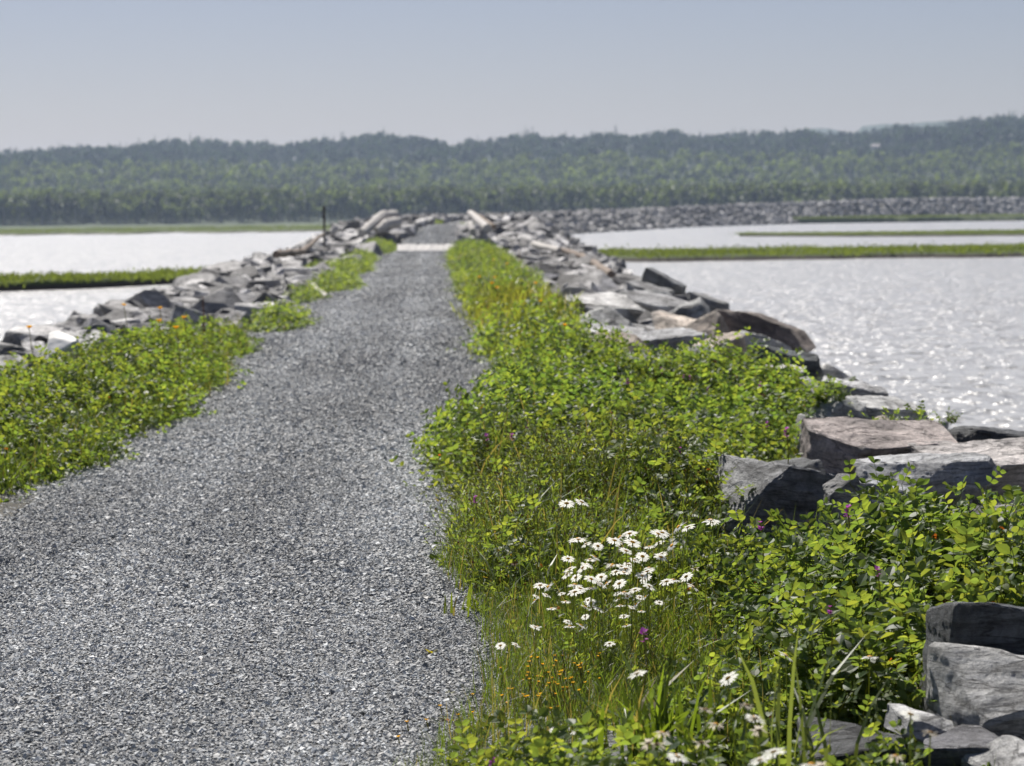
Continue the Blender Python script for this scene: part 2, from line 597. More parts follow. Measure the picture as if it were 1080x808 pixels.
ys2 = np.concatenate([np.arange(-12, 60, .25), np.arange(60, 200, 1), np.arange(200, 1090, 8)])
link('path', grid_strip('path', ys2, np.linspace(-1.95, 1.95, 27), path_z, M['gravel_sheet']), kind='structure')


# ------------------------------------------------------------------ water, marsh, hills
def plane(name, x0, x1, y0, y1, z, mat, kind='structure'):
    V = np.array([(x0, y0, z), (x1, y0, z), (x1, y1, z), (x0, y1, z)])
    return link(name, np_mesh(name, V, np.array([[0, 1, 2, 3]]), mat), kind=kind)


WZ = -1.6
plane('water', -3500, 3500, -600, 1500, WZ, M['water'])
plane('seabed', -3500, 3500, -600, 5200, -2.6, M['soil'])


def marsh(name, near, far, h=.55, blades=0, bh=.35, label='', cat='marsh'):
    """low turf bank between two shorelines given as [(x,y),...] with rising x"""
    nx = np.array([p[0] for p in near]); ny = np.array([p[1] for p in near])
    fx = np.array([p[0] for p in far]); fy = np.array([p[1] for p in far])
    x0 = max(nx[0], fx[0]); x1 = min(nx[-1], fx[-1])
    nxs = max(60, int((x1 - x0) / 1.0)); nxs = min(nxs, 500)
    X = np.linspace(x0, x1, nxs); T = np.linspace(0, 1, 22) ** 1.7
    Xg, Tg = np.meshgrid(X, T, indexing='ij')
    a = np.interp(Xg, nx, ny); b = np.interp(Xg, fx, fy)
    wob = fbm(Xg * .08, a * .02, 5) * .25 * (b - a) + fbm(Xg * .5, a * .02, 8) * .03 * (b - a)
    Yg = a + (b - a) * Tg + wob * (1 - Tg)
    prof = sst(Tg / .02) * sst((1 - Tg) / .1)
    Z = WZ - .25 + (h + .25 + .12 * fbm(Xg * .15, Yg * .1, 4)) * prof
    V = np.stack([Xg, Yg, Z], 2).reshape(-1, 3)
    n = 22; i, j = np.meshgrid(np.arange(nxs - 1), np.arange(n - 1), indexing='ij')
    q = (i * n + j).ravel()
    F = np.stack([q, q + n, q + n + 1, q + 1], 1)
    link(name, np_mesh(name, V, F, M['marsh'], smooth=True), kind='structure')
    if blades:
        ii = RNG.integers(0, nxs - 1, blades); jj = RNG.integers(1, 21, blades)
        P = np.stack([Xg[ii, jj], Yg[ii, jj], Z[ii, jj] - .04], 1)
        P[:, 0] += RNG.uniform(0, (x1 - x0) / nxs, blades)
        P[:, 1] += RNG.uniform(-.5, .5, blades) * (Yg[ii, jj] - Yg[ii, jj - 1]); P[:, 2] = np.where(jj == 1, P[:, 2] - .05, P[:, 2])
        P = P[P[:, 2] > WZ + .12]
        pr = [grass_tuft(7, bh, .09, .5, .35, (.095, .135, .036), .0) for _ in range(4)]
        tn = (1 + .3 * fbm(P[:, 0] * .1, P[:, 1] * .1, 12))[:, None] * np.ones(3)
        VV, FF, CC = scatter(pr, P, scatter_mats(len(P), .1, .7, 1.3), tn)
        link(name.replace('bank', 'grass'), np_mesh(name + '_g', VV, FF, M['grass'], CC), kind='stuff')


def line(uvs, z=WZ):
    out = []
    for u, v in uvs:
        p = at_z(u, v, z); out.append((p.x, p.y))
    return out


# far-left and right banks of the marsh, shorelines where they lie on the water
marsh('marsh_bank', [(-120, 106), (-28, 111), (-20.5, 114), (-16, 118), (-13, 124), (-10.2, 136)], [(-120, 119), (-28, 122), (-20.5, 125), (-17, 128), (-13, 136), (-10.2, 144)], .42, 6000, .25)
marsh('marsh_bank', [(-420, 560), (-60, 575), (-24, 600)], [(-420, 860), (-60, 880), (-24, 880)], .6, 9000, .5)
marsh('marsh_bank', [(-900, 985), (-60, 990), (60, 1010)], [(-900, 1480), (-60, 1480), (60, 1480)], .9)
marsh('marsh_bank', [(10, 186), (11.5, 172), (14, 166), (24, 168), (60, 174), (130, 186)], [(10, 187), (11.5, 195), (14, 202), (24, 205), (60, 206), (130, 214)], .38, 9000, .22)
marsh('marsh_bank', [(44, 350), (55, 322), (75, 312), (130, 315)], [(44, 352), (55, 352), (75, 360), (130, 372)], .35, 5000, .25)
marsh('marsh_bank', [(100, 735), (130, 748), (200, 790), (330, 850)], [(100, 760), (130, 790), (200, 900), (330, 990)], 1.6, 4000, .6)

# hills: skyline of the photograph as ground heights at the ridge
_sx = np.array([-1400, -700, -404, -351, -270, -190, -137, -110, -50, -14, 22, 29, 91, 110, 162, 215, 268, 330, 356, 391, 405, 480, 551, 800, 1400])
_sv = np.array([160, 158, 158, 160, 156, 155, 158, 153, 147, 145, 153, 149, 145, 151, 140, 143, 147, 144, 144, 142, 140, 134, 124, 118, 116])
_sh = np.interp(_sx, [-404, 551], [234, 222])
_sz = 1.6 + (_sh - _sv) * 2300 / 2600 - 13


def hill_z(x, y):
    k = sst((y - 1430) / 830)
    ridge = np.interp(np.asarray(x) * 2300 / np.maximum(y, 1), _sx, _sz)
    z = -1.2 + 3.0 * sst((y - 1100) / 120) + (ridge - 1.8) * k ** 1.1
    z = z + 5 * fbm(np.asarray(x) / 190, np.asarray(y) / 190, 21) * sst((y - 1350) / 400) * (1 - sst((y - 1900) / 300))
    return z - 25 * sst((y - 2320) / 500)


hx = np.linspace(-2600, 2600, 150); hy = np.concatenate([np.linspace(1120, 2500, 80), np.linspace(2560, 3600, 12)])
XX, YY = np.meshgrid(hx, hy, indexing='ij')
V = np.stack([XX, YY, hill_z(XX, YY)], 2).reshape(-1, 3)
i, j = np.meshgrid(np.arange(149), np.arange(len(hy) - 1), indexing='ij'); q = (i * len(hy) + j).ravel(); n = len(hy)
link('hills', np_mesh('hills', V, np.stack([q, q + n, q + n + 1, q + 1], 1), M['hill'], smooth=True), kind='structure')

# a further ridge, seen over the first one on the right
fxs = np.linspace(-500, 2600, 160); D2 = 4600
bv = np.interp(fxs / D2 * 2600 + 457, [0, 700, 820, 845, 862, 888, 905, 912, 930, 1000, 1010, 1080, 1200, 1900],
               [190, 170, 150, 136, 133, 134, 146, 131, 130, 127, 128, 124, 122, 130])
hh = 234 - .0111 * (fxs / D2 * 2600 + 457)
ridge = 1.6 + (hh - bv) * D2 / 2600 + 3 * fbm(fxs / 30, fxs * 0, 2) - 3
V = []
for k, (dy, s) in enumerate(((-700, 0), (-350, .55), (-120, .93), (0, 1), (300, .7))):
    V.append(np.stack([fxs, np.full(160, D2 + dy), ridge * s], 1))
V = np.concatenate(V)
i, j = np.meshgrid(np.arange(4), np.arange(159), indexing='ij'); q = (i * 160 + j).ravel()
link('far_hills', np_mesh('far_hills', V, np.stack([q, q + 1, q + 161, q + 160], 1), M['hill'], smooth=True), kind='structure')


def crown_proto(kind):
    g = Geo()
    H = random.uniform(9, 13)
    if kind == 'dec':
        cl = [(random.gauss(0, 1.4), random.gauss(0, 1.4), H * random.uniform(.35, .85), random.uniform(1.5, 2.6)) for _ in range(5)]
        cl.append((0, 0, H * .8, 1.8))
        for _ in range(85):
            c = random.choice(cl); d = jit(1.); d /= np.linalg.norm(d); p = np.array(c[:3]) + d * c[3] * random.uniform(.6, 1.05)
            s = random.uniform(.5, 1.0)
            B = basis(jit(1.), d + jit(.5)); v = np.array([(-s, -s, 0), (s, -s * .6, .2), (s * .7, s, 0), (-s * .8, s * .8, .2)])
            g.add(v @ B.T + p, [(0, 1, 2), (0, 2, 3)], np.ones(3) * random.uniform(.7, 1.3))
    else:
        H *= 1.15
        for _ in range(80):
            t = random.uniform(.1, 1) ** .8; r = (1 - t) * H * .2 + .15; a = random.uniform(0, 6.28)
            p = np.array([math.cos(a) * r * .8, math.sin(a) * r * .8, H * t])
            d = np.array([math.cos(a), math.sin(a), -.35]); s = .35 + 1.0 * (1 - t)
            v = np.array([(-s * .6, -s, 0), (s * .6, -s, 0), (0, s, -.1)])
            B = basis(d, np.array([0, 0, 1.]) + jit(.25))
            g.add(v @ B.T + p, [(0, 1, 2)], np.ones(3) * random.uniform(.7, 1.25))
    tv, tf = tube([(0, 0, -1), (0, 0, H * .5)], [.22, .12], 4); g.add(tv, tf, (2.5, 2.0, 2.4))
    return g.arr()


def forest():
    dec = [crown_proto('dec') for _ in range(7)]; con = [crown_proto('con') for _ in range(5)]
    out = []

    def field(n, y0, y1, pcon, col, smin, smax, spread=.33):
        y = RNG.uniform(y0, y1, n); x = RNG.uniform(-spread, spread + .02, n) * y + .03 * y
        z = hill_z(x, y)
        P = np.stack([x, y, z], 1)
        patch = fbm(x / 90, y / 60, 31)
        iscon = RNG.random(n) < np.clip(pcon + .45 * patch, 0.02, .98)
        ss = 1 + .6 * fbm(x / 45, y / 200, 35) * (y0 > 1800)
        br = (1 + .25 * patch + RNG.normal(0, .28, n)).clip(.4, 1.8)[:, None]
        for protos, sel, c in ((dec, ~iscon, np.array(col)), (con, iscon, np.array((.022, .042, .022)))):
            if sel.sum():
                out.append(scatter(protos, P[sel], scatter_mats(sel.sum(), .03, smin, smax) * ss[sel][:, None, None], (br * c)[sel]))
    field(5200, 1150, 1450, .12, (.1, .125, .058), .8, 1.25)
    field(5500, 1450, 1900, .2, (.14, .175, .045), .85, 1.3)
    field(6500, 1900, 2330, .35, (.04, .065, .03), .8, 1.2)
    # bare grey trunks along the shore
    n = 900
    y = RNG.uniform(1145, 1175, n); x = RNG.uniform(-.22, .28, n) * y
    tv, tf = tube([(0, 0, 0), (0, 0, 8.)], [.22, .1], 3)
    tk = (tv, tf, np.ones((len(tv), 3)))
    out.append(scatter([tk], np.stack([x, y, hill_z(x, y)], 1), scatter_mats(n, .05, .5, 1.1), np.full((n, 3), .22)))
    V = []; F = []; C = []; o = 0
    for v, f, c in out:
        V.append(v); F.append(f + o); C.append(c); o += len(v)
    link('forest', np_mesh('forest', np.concatenate(V), np.concatenate(F), M['crown'], np.concatenate(C)), kind='stuff')
    # trees that stand out on the skyline
    spec = [(238, 'con', 1.5, 'pointed dark conifer standing tallest on the left skyline'),
            (156, 'con', 1.05, 'small conifer poking above the far left skyline'),
            (322, 'dec', 1.0, 'dark tree where the skyline climbs, right of the tall conifer'),
            (372, 'dec', 1.1, 'first of the rounded dark trees on the ridge above the raised log'),
            (432, 'dec', 1.25, 'rounded dark tree on the ridge straight above the path end'),
            (469, 'dec', 1.1, 'lone round tree standing in the gap of the ridge'),
            (500, 'dec', 1.3, 'broad round tree just right of the skyline gap'),
            (545, 'dec', 1.25, 'broad dark tree at the right end of the central treetop clump'),
            (627, 'con', 1.2, 'left one of two peaked trees on the ridge above the breakwater'),
            (652, 'con', 1.3, 'right one of two peaked trees on the ridge above the breakwater')]
    for k, (u, kd, s, lab) in enumerate(spec):
        x = (u - 457) / 2600 * 2290
        random.seed(200 + k)
        e = link('skyline_tree', None, label=lab, cat='tree', group='trees on the skyline', loc=(x, 2290, float(hill_z(x, 2290)) - .5))
        e.scale = (s * 1.6, s * 1.6, s * 1.25)
        pv, pf, pc = crown_proto(kd)
        nt_ = 8
        link('crown', np_mesh('crown', pv[:-nt_], pf[:-8], M['crown'], pc[:-nt_] * np.array((.026, .045, .022))), e)
        tv, tf = tube([(0, 0, -2), (.1, 0, 3), (0, .1, 7)], [.35, .28, .15], 6)
        link('trunk', np_mesh('trunk', tv, tf, M['trunk']), e)
    random.seed(5)


forest()

# white house among the trees
for yy in range(1750, 2250, 5):
    p = at_y(924, 154, yy)
    if hill_z(p.x, yy) > p.z - 11:
        break
hp = at_y(924, 156, yy)
house = link('house', None, label='small white house with a pale roof among trees on the right hill', cat='house', loc=(hp.x, hp.y, hp.z - 3))


def box_mesh(name, sx, sy, sz, z0, mat, bev=.02):
    bm = bmesh.new(); bmesh.ops.create_cube(bm, size=1)
    for v in bm.verts:
        v.co = Vector((v.co.x * sx, v.co.y * sy, (v.co.z + .5) * sz + z0))
    bmesh.ops.bevel(bm, geom=bm.edges[:], offset=bev, segments=1, affect='EDGES')
    me = bpy.data.meshes.new(name); bm.to_mesh(me); bm.free(); me.materials.append(mat); return me


link('wall', box_mesh('wall', 6.4, 6, 14, -10, M['house_wall']), house)
bm = bmesh.new()
vs = [bm.verts.new(v) for v in [(-3.7, -3.5, 3.9), (3.7, -3.5, 3.9), (3.7, 3.5, 3.9), (-3.7, 3.5, 3.9), (-3.7, 0, 6.2), (3.7, 0, 6.2)]]
for f in ((0, 1, 2, 3), (0, 1, 5, 4), (2, 3, 4, 5), (0, 3, 4), (1, 2, 5)):
    bm.faces.new([vs[k] for k in f])
me = bpy.data.meshes.new('roof'); bm.to_mesh(me); bm.free(); me.materials.append(M['house_roof']); link('roof', me, house)
for wx in (-1.7, 1.7):
    w = link('window', box_mesh('window', 1.0, .12, 1.3, 1.2, M['glass']), house); w.location = (wx, -3.0, 0)


# ------------------------------------------------------------------ rocks
def rock_bm(seed, dims=(1, .75, .5), cuts=9, planes=None):
    rnd = random.Random(seed)
    bm = bmesh.new(); bmesh.ops.create_cube(bm, size=2)
    for c in range(cuts if planes is None else len(planes) + 4):
        n = Vector((rnd.gauss(0, 1), rnd.gauss(0, 1), rnd.gauss(0, .8))).normalized()
        d = rnd.uniform(.8, 1.12)
        if planes is not None:
            d += .12
            if c < len(planes):
                n = Vector(planes[c][:3]).normalized(); d = planes[c][3]
        res = bmesh.ops.bisect_plane(bm, geom=bm.verts[:] + bm.edges[:] + bm.faces[:], plane_co=n * d, plane_no=n, clear_outer=True)
        ed = [e for e in res['geom_cut'] if isinstance(e, bmesh.types.BMEdge)]
        if len(ed) > 2:
            try:
                bmesh.ops.contextual_create(bm, geom=ed)
            except Exception:
                pass
    bmesh.ops.remove_doubles(bm, verts=bm.verts[:], dist=.06)
    sh = rnd.uniform(-.35, .35); sh2 = rnd.uniform(-.3, .3)
    if planes is not None: sh = sh2 = 0
    for v in bm.verts:
        v.co.x += sh * v.co.z; v.co.y += sh2 * v.co.z
        v.co = Vector((v.co.x * dims[0] / 2, v.co.y * dims[1] / 2, v.co.z * dims[2] / 2))
    bmesh.ops.recalc_face_normals(bm, faces=bm.faces[:])
    return bm


def detail(bm, target=.05, amp=.02, seed=0, bev=.018):
    bmesh.ops.bevel(bm, geom=bm.edges[:], offset=bev, segments=1, affect='EDGES', clamp_overlap=True)
    bmesh.ops.triangulate(bm, faces=bm.faces[:])
    for _ in range(7):
        ed = [e for e in bm.edges if e.calc_length() > target]
        if not ed: break
        bmesh.ops.subdivide_edges(bm, edges=ed, cuts=1, use_grid_fill=False)
        bmesh.ops.triangulate(bm, faces=[f for f in bm.faces if len(f.verts) > 3])
    bm.normal_update()
    off = Vector((seed * 3.1, seed * 1.7, seed * .9))
    for v in bm.verts:
        q = v.co + off
        a = noise.fractal(q * 2.6, 1.0, 2.1, 4) * amp * .9 + noise.fractal(q * 9, .8, 2.1, 3) * amp * .5
        lay = Vector((q.x * 2, q.y * 3, q.z * 13 + q.x * 3))
        a += round(noise.noise(lay) * 2.5) / 2.5 * amp * .8
        r = abs(noise.noise(q * 7.5)); a -= (1 - min(1, r * 4)) * amp * .3
        v.co += v.normal * a
    return bm


def bm_mesh(name, bm, mat, smooth=False):
    me = bpy.data.meshes.new(name); bm.to_mesh(me); bm.free(); me.materials.append(mat)
    me.polygons.foreach_set('use_smooth', np.full(len(me.polygons), smooth))
    if smooth: me.set_sharp_from_angle(angle=R(24))
    me.update(); return me


POOL = []
for k in range(16):
    rr = random.Random(k)
    dm = (1, rr.uniform(.6, .95), rr.uniform(.35, .7))
    POOL.append(bm_mesh('boulder', detail(rock_bm(50 + k, dm), .085, .016, k, .02), M['rock'], True))
LOWPOOL = []
for k in range(14):
    rr = random.Random(k + 90)
    bm = rock_bm(150 + k, (1, rr.uniform(.6, .95), rr.uniform(.4, .75)))
    bmesh.ops.bevel(bm, geom=bm.edges[:], offset=.025, segments=1, affect='EDGES', clamp_overlap=True)
    bmesh.ops.triangulate(bm, faces=bm.faces[:])
    bm.verts.index_update()
    V = np.array([v.co[:] for v in bm.verts]); F = np.array([[v.index for v in f.verts] for f in bm.faces])
    LOWPOOL.append((V, F, np.ones((len(V), 3)))); bm.free()

TONES = {'pale grey': (.46, .46, .44), 'grey': (.31, .315, .31), 'dark grey': (.12, .127, .13), 'brownish': (.31, .26, .21)}

# hand placed boulders: u,v = pixel of the boulder's middle, depth Y, size (w,d,h) m, rz, tilt (rx, ry), tone, label
BIG = [(-.85, -.3, .6, .95), (.14, -1, .05, .5), (.12, .1, 1, .78), (.8, -.15, .75, .95), (.9, -.5, 0, .95)]
TOPB = [(.06, .3, 1, .7), (0, -1, -.1, .8), (-1, -.1, .1, .9)]
FACE = [(-.35, -.75, .9, .45), (-1, -.35, .2, .72), (.1, -1, -.35, .7), (.2, .2, 1, .75)]
SLAB = [(-.05, .05, 1, .8), (.1, -1, -.2, .8), (-.8, -.6, .1, .9), (-.2, -.25, 1, .9)]
HERO = [
    (862, 560, 12.3, (1.0, .75, .74), 0, (0, 8), (.25, .255, .26), 'big grey boulder with a black shaded face, directly behind the low leaves', BIG),
    (926, 478, 14.2, (.84, .7, .34), 0, (9, 4), (.31, .268, .25), 'reddish brown topped boulder behind the big shaded one', SLAB),
    (984, 506, 13.3, (.74, .5, .26), -14, (4, -4), (.33, .335, .34), 'streaky grey boulder between the reddish one and the leaves', None),
    (888, 536, 11.5, (.2, .16, .34), 14, (-4, 8), (.42, .42, .41), 'small upright pale stone leaning on the big shaded boulder', None),
    (930, 532, 12.2, (.42, .34, .24), 20, (8, 10), (.24, .25, .26), 'knobbly veined grey rock right of the small upright stone', None),
    (1066, 492, 13.6, (1.0, .8, .24), 4, (4, 0), (.37, .345, .33), 'flat pinkish grey slab at the right edge beside the water', SLAB),
    (1036, 466, 15.0, (.72, .4, .17), -4, (-10, 5), (.07, .075, .08), 'black boulder lying before the glittering water', None),
    (862, 461, 15.6, (.26, .24, .2), 30, (8, -8), (.48, .48, .47), 'pale pointed stone at the edge of the pea plants', None),
    (884, 459, 15.2, (.24, .2, .14), -30, (4, -14), (.3, .28, .27), 'small grey wedge between the pale pointed stone and the reddish boulder', None),
    (902, 416, 20.0, (.55, .5, .2), -10, (6, 12), (.36, .36, .36), 'rounded grey rock with a dark right end below the tuft of leaves', None),
    (915, 434, 18.6, (.56, .5, .16), 5, (8, 4), (.45, .45, .44), 'pale flat rock under the dark ended one', None),
    (832, 386, 23.0, (.62, .5, .3), -12, (-6, 8), (.09, .105, .11), 'blackish blue boulder above the leafy tuft, left of the water', None),
    (800, 396, 22.0, (.7, .5, .14), 8, (10, -2), (.46, .45, .43), 'pale flat slab in front of the blackish blue boulder', None),
    (800, 351, 29.5, (1.3, .7, .42), -20, (2, 20), (.17, .14, .12), 'large dark brown slab leaning toward the water', None),
    (735, 350, 30.0, (1.0, .8, .26), -20, (10, 10), (.44, .38, .32), 'wide tan slab left of the leaning brown one', None),
    (770, 368, 27.6, (.7, .5, .24), -32, (8, 12), (.33, .27, .23), 'brown wedge of rock at the foot of the tan slab', None),
    (700, 364, 26.5, (.8, .6, .28), 12, (10, -8), (.34, .345, .35), 'fractured blue grey boulder just above the flowering pea mat', None),
    (655, 360, 27.5, (.6, .5, .28), -12, (10, 6), (.42, .42, .42), 'pale boulder touching the right end of the far plants', None),
    (650, 324, 37, (1.2, .9, .28), -10, (12, 6), (.45, .445, .43), 'broad light slab in the middle of the right bank', None),
    (700, 324, 35, (.9, .6, .24), -22, (8, 12), (.3, .3, .3), 'slanting grey slab right of the broad light one', None),
    (700, 300, 42, (.75, .5, .3), -20, (0, 26), (.11, .115, .12), 'dark pointed slab tilted against the water', None),
    (685, 312, 40, (.7, .5, .26), -30, (4, 16), (.2, .2, .2), 'dark grey rock at the foot of the tilted pointed slab', None),
    (745, 320, 36, (.7, .4, .2), -20, (0, 20), (.15, .15, .15), 'narrow dark rock with a knob against the glittering water', None),
    (1052, 694, 7.4, (.46, .4, .4), 0, (0, 0), (.12, .13, .14), 'black boulder with a thin bright rim at the right frame edge', TOPB),
    (1076, 738, 6.95, (.46, .4, .34), 0, (0, 0), (.42, .42, .41), 'pale streaked boulder in front of the black one at the right edge', FACE),
    (1088, 818, 6.6, (.3, .25, .18), 20, (16, 0), (.3, .3, .295), 'ridged grey rock in the bottom right corner', None),
    (1022, 800, 6.75, (.22, .22, .13), -20, (8, 0), (.13, .13, .14), 'small dark rock wedged beneath the pale streaked boulder', None),
    (905, 818, 6.8, (.3, .3, .24), -10, (10, -8), (.05, .053, .056), 'rock toned dark for shade, half hidden under the pea leaves', None),  # near-black tone paints in the shade beneath the leaves
    (972, 766, 6.9, (.17, .15, .08), 15, (10, 4), (.36, .36, .355), 'small pale topped stone beside the withered daisies', None),
]
taken = []
for k, (u, v, Y, sz, rz, tl, tone, lab, pls) in enumerate(HERO):
    p = at_y(u, v, Y)
    bm = rock_bm(300 + k, sz, 8, pls)
    tgt = .022 if Y < 16 else (.035 if Y < 25 else .06)
    me = bm_mesh('boulder', detail(bm, tgt * (1.2 if sz[0] > .8 else 1), .009 if Y < 9 else .016, k, .01), M['rock'], True)
    o = link('boulder', me, label=lab, cat='boulder', group='rocks of the right bank', loc=p)
    o.rotation_euler = (R(tl[0]), R(tl[1]), R(rz))
    o.color = (*tone, 1)
    taken.append((p.x, p.y, max(sz[0], sz[1]) * .45))


# ------------------------------------------------------------------ vegetation outlines
RVL_Y = [3.0, 6.5, 7.6, 8.8, 10.2, 11.2, 12.9, 16.4, 18.5, 20.6, 22.0, 22.8, 27, 34, 40, 57, 85, 112, 118]
RVL_X = [-.15, -.12, .16, .26, .24, .16, .08, .14, .32, .6, 1.1, .75, .68, .78, .66, .66, .72, .95, 1.4]
RVR_Y = [3.0, 9.9, 10.4, 11.5, 13, 15, 17, 19, 21, 23, 25, 30, 40, 54, 80, 100, 118]
RVR_X = [2.4, 2.5, 1.35, 1.2, 1.6, 2.2, 2.6, 2.95, 2.7, 1.85, 1.65, 1.75, 1.9, 2.2, 2.6, 2.8, 2.7]
LVR_Y = [12, 13.9, 14.6, 16.2, 17.5, 19.2, 22, 24.5, 27, 29.4, 33, 38]
LVR_X = [-2.7, -2.6, -2.4, -2.25, -2.4, -2.05, -2.0, -2.1, -2.35, -2.1, -2.7, -2.8]
LVL_Y = [12, 21, 25, 30, 33, 38]
LVL_X = [-4.2, -3.9, -3.6, -3.2, -2.75, -2.75]


def rv_l(y): return np.interp(y, RVL_Y, RVL_X) + .12 * fbm(np.asarray(y) * .9, np.asarray(y) * 0, 15) * np.clip(np.asarray(y) / 14, .3, 1)
def rv_r(y): return np.interp(y, RVR_Y, RVR_X)
def lv_r(y): return np.interp(y, LVR_Y, LVR_X) + .16 * fbm(np.asarray(y) * .8, np.asarray(y) * 0, 16)
def lv_l(y): return np.interp(y, LVL_Y, LVL_X)


# extra clumps on the left: (u, v base, radius x, radius y, height)
LPATCH = [(296, 345, .32, 2.2, .3), (352, 304, .5, 4.0, .3), (338, 288, .35, 3, .25), (366, 287, .6, 8, .35), (398, 266, .75, 9, .55), (380, 277, .45, 7, .35), (322, 316, .25, 2.5, .2)]
LPW = [(at_z(u, v, 0), rx, ry, h) for u, v, rx, ry, h in LPATCH]


MOUNDS = RNG.uniform((-5, 4), (4, 40), (420, 2)); MR = RNG.uniform(.3, .62, 420); MA = RNG.uniform(.06, .26, 420)


def mounds(x, y):
    x = np.asarray(x, float); y = np.asarray(y, float)
    h = np.zeros(np.broadcast(x, y).shape)
    for (cx_, cy_), r_, a_ in zip(MOUNDS, MR, MA):
        h = np.maximum(h, a_ * np.exp(-((x - cx_) / r_) ** 2 - ((y - cy_) / (r_ * 1.3)) ** 2))
    return h


def low_zone(x, y):
    """short open growth with trefoil beside the daisies"""
    return sst(1 - np.sqrt(((x - .4) / .32) ** 2 + ((y - 7.7) / 1.0) ** 2)) * 1.0


def daisy_zone(x, y):
    return sst(1.3 - np.sqrt(((x - .74) / .62) ** 2 + ((y - 8.9) / 1.9) ** 2))


def rh(x, y):
    """height of the right plant cover"""
    d1 = x - rv_l(y); d2 = rv_r(y) - x
    h = .24 + mounds(x, y) + .12 * fbm(x * 1.1, y * .6, 41) + .10 * fbm(x * 2.7, y * 1.6, 43)
    h = h + .16 * fbm(x * .8 + 5, y * .45, 47)
    h = h + .1 * sst((x - 1.6) / .3) * sst((y - 7.6) / .5) * sst((10.6 - y) / .3)
    h = h * (1 - .3 * np.exp(-((x - 1.2) / .35) ** 2 - ((y - 10.6) / 1.5) ** 2))
    h = h * (1 - .55 * sst((7.6 - y) / .8)) * (1 - .8 * sst((7.9 - y) / .5) * sst((x - 1.3) / .2))
    h = h + .18 * np.exp(-((x - 2.35) / .35) ** 2 - ((y - 19.3) / 1.6) ** 2)
    h = h * (.35 + .65 * sst(d1 / .45)) * (.5 + .5 * sst(d2 / .35))
    h = h * (1 - .62 * daisy_zone(x, y)) 
    h = h * (1 - .72 * np.clip(low_zone(x, y) * 1.8, 0, 1))
    cap = .75 - .5 * sst((7.7 - y) / .5)
    cap = np.minimum(cap, .75 - .49 * np.clip(1.6 * np.exp(-((x - 1.3) / .42) ** 4 - ((y - 10.6) / 1.6) ** 4), 0, 1))
    cap = np.minimum(cap, .75 - .66 * sst((x - 1.48) / .1) * sst((7.5 - y) / .3))
    return np.maximum(np.minimum(h, cap), .04)


def lh(x, y):
    d1 = lv_r(y) - x; d2 = x - lv_l(y)
    h = .26 + mounds(x, y) + .14 * fbm(x * 1.1, y * .6, 51) + .1 * fbm(x * 2.7, y * 1.6, 53)
    return np.maximum(h * (.25 + .75 * sst(d1 / .8)) * (.5 + .5 * sst(d2 / .3)), .05)


def sample(n, y0, y1, fl, fr, wmax):
    y = RNG.uniform(y0, y1, n * 2)
    x = RNG.uniform(-1, 1, n * 2)
    l = fl(y); r = fr(y)
    w = r - l
    x = l + (x + 1) / 2 * np.maximum(w, 0)
    keep = RNG.random(n * 2) < np.clip(w, 0, wmax) / wmax
    return x[keep], y[keep]


def sample_area(dens, y0, y1, fl, fr):
    yy = np.linspace(y0, y1, 60); w = np.maximum(fr(yy) - fl(yy), 0); area = w.mean() * (y1 - y0); wm = w.max()
    n = int(dens * area)
    y = RNG.uniform(y0, y1, int(n * wm / max(w.mean(), 1e-6)))
    x0 = RNG.random(len(y)) * wm
    ww = fr(y) - fl(y); k = x0 < ww
    return (fl(y) + x0)[k], y[k]


def free_of_rocks(x, y, k=.8):
    m = ((x - .62) / .2) ** 2 + ((y - 7.0) / .5) ** 2 > 1
    for (rx, ry, r) in taken:
        m &= ~(((x - rx) ** 2 + (y - ry) ** 2) < (r * k) ** 2)
    return m


def lay(x, y, hf, sink0, sink1, H, side):
    """positions and leans of shoots so that their tips fill the cover's upper part"""
    h = hf(x, y); e = .05
    gx = (hf(x + e, y) - hf(x - e, y)) / (2 * e); gy = (hf(x, y + e) - hf(x, y - e)) / (2 * e)
    lat = x - dyke_c(y)
    base = ground_z(lat, y) + h - RNG.uniform(sink0, sink1, len(x)) * H
    P = np.stack([x, y, base], 1)
    lean = np.stack([-gx * .7, -gy * .7], 1).clip(-1.1, 1.1)
    tn = 1 + .22 * fbm(x * .8, y * .5, 61)
    tint = np.stack([tn * (1 + .18 * fbm(x * .5, y * .3, 63)), tn, tn * .95], 1)
    return P, lean, tint


def merge(parts):
    V = []; F = []; C = []; o = 0
    for v, f, c in parts:
        V.append(v); F.append(f + o); C.append(c); o += len(v)
    return np.concatenate(V), np.concatenate(F), np.concatenate(C)


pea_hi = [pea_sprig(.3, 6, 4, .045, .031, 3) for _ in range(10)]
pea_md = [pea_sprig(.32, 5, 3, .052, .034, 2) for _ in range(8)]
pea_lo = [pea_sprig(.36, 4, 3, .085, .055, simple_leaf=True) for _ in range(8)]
herb = [herb_sprig(.34) for _ in range(8)]
tuft = [grass_tuft() for _ in range(8)]
tuft_fine = [grass_tuft(18, .2, .0055, .05, .55, (.085, .13, .032), .12) for _ in range(6)]
tuft_far = [grass_tuft(8, .4, .022, .12, .5, (.11, .135, .035), .2) for _ in range(5)]


def herb_w(x, y):
    return sst(1.35 - np.sqrt(((x - .55) / .75) ** 2 + ((y - 12.3) / 2.6) ** 2)) * (1 - daisy_zone(x, y))


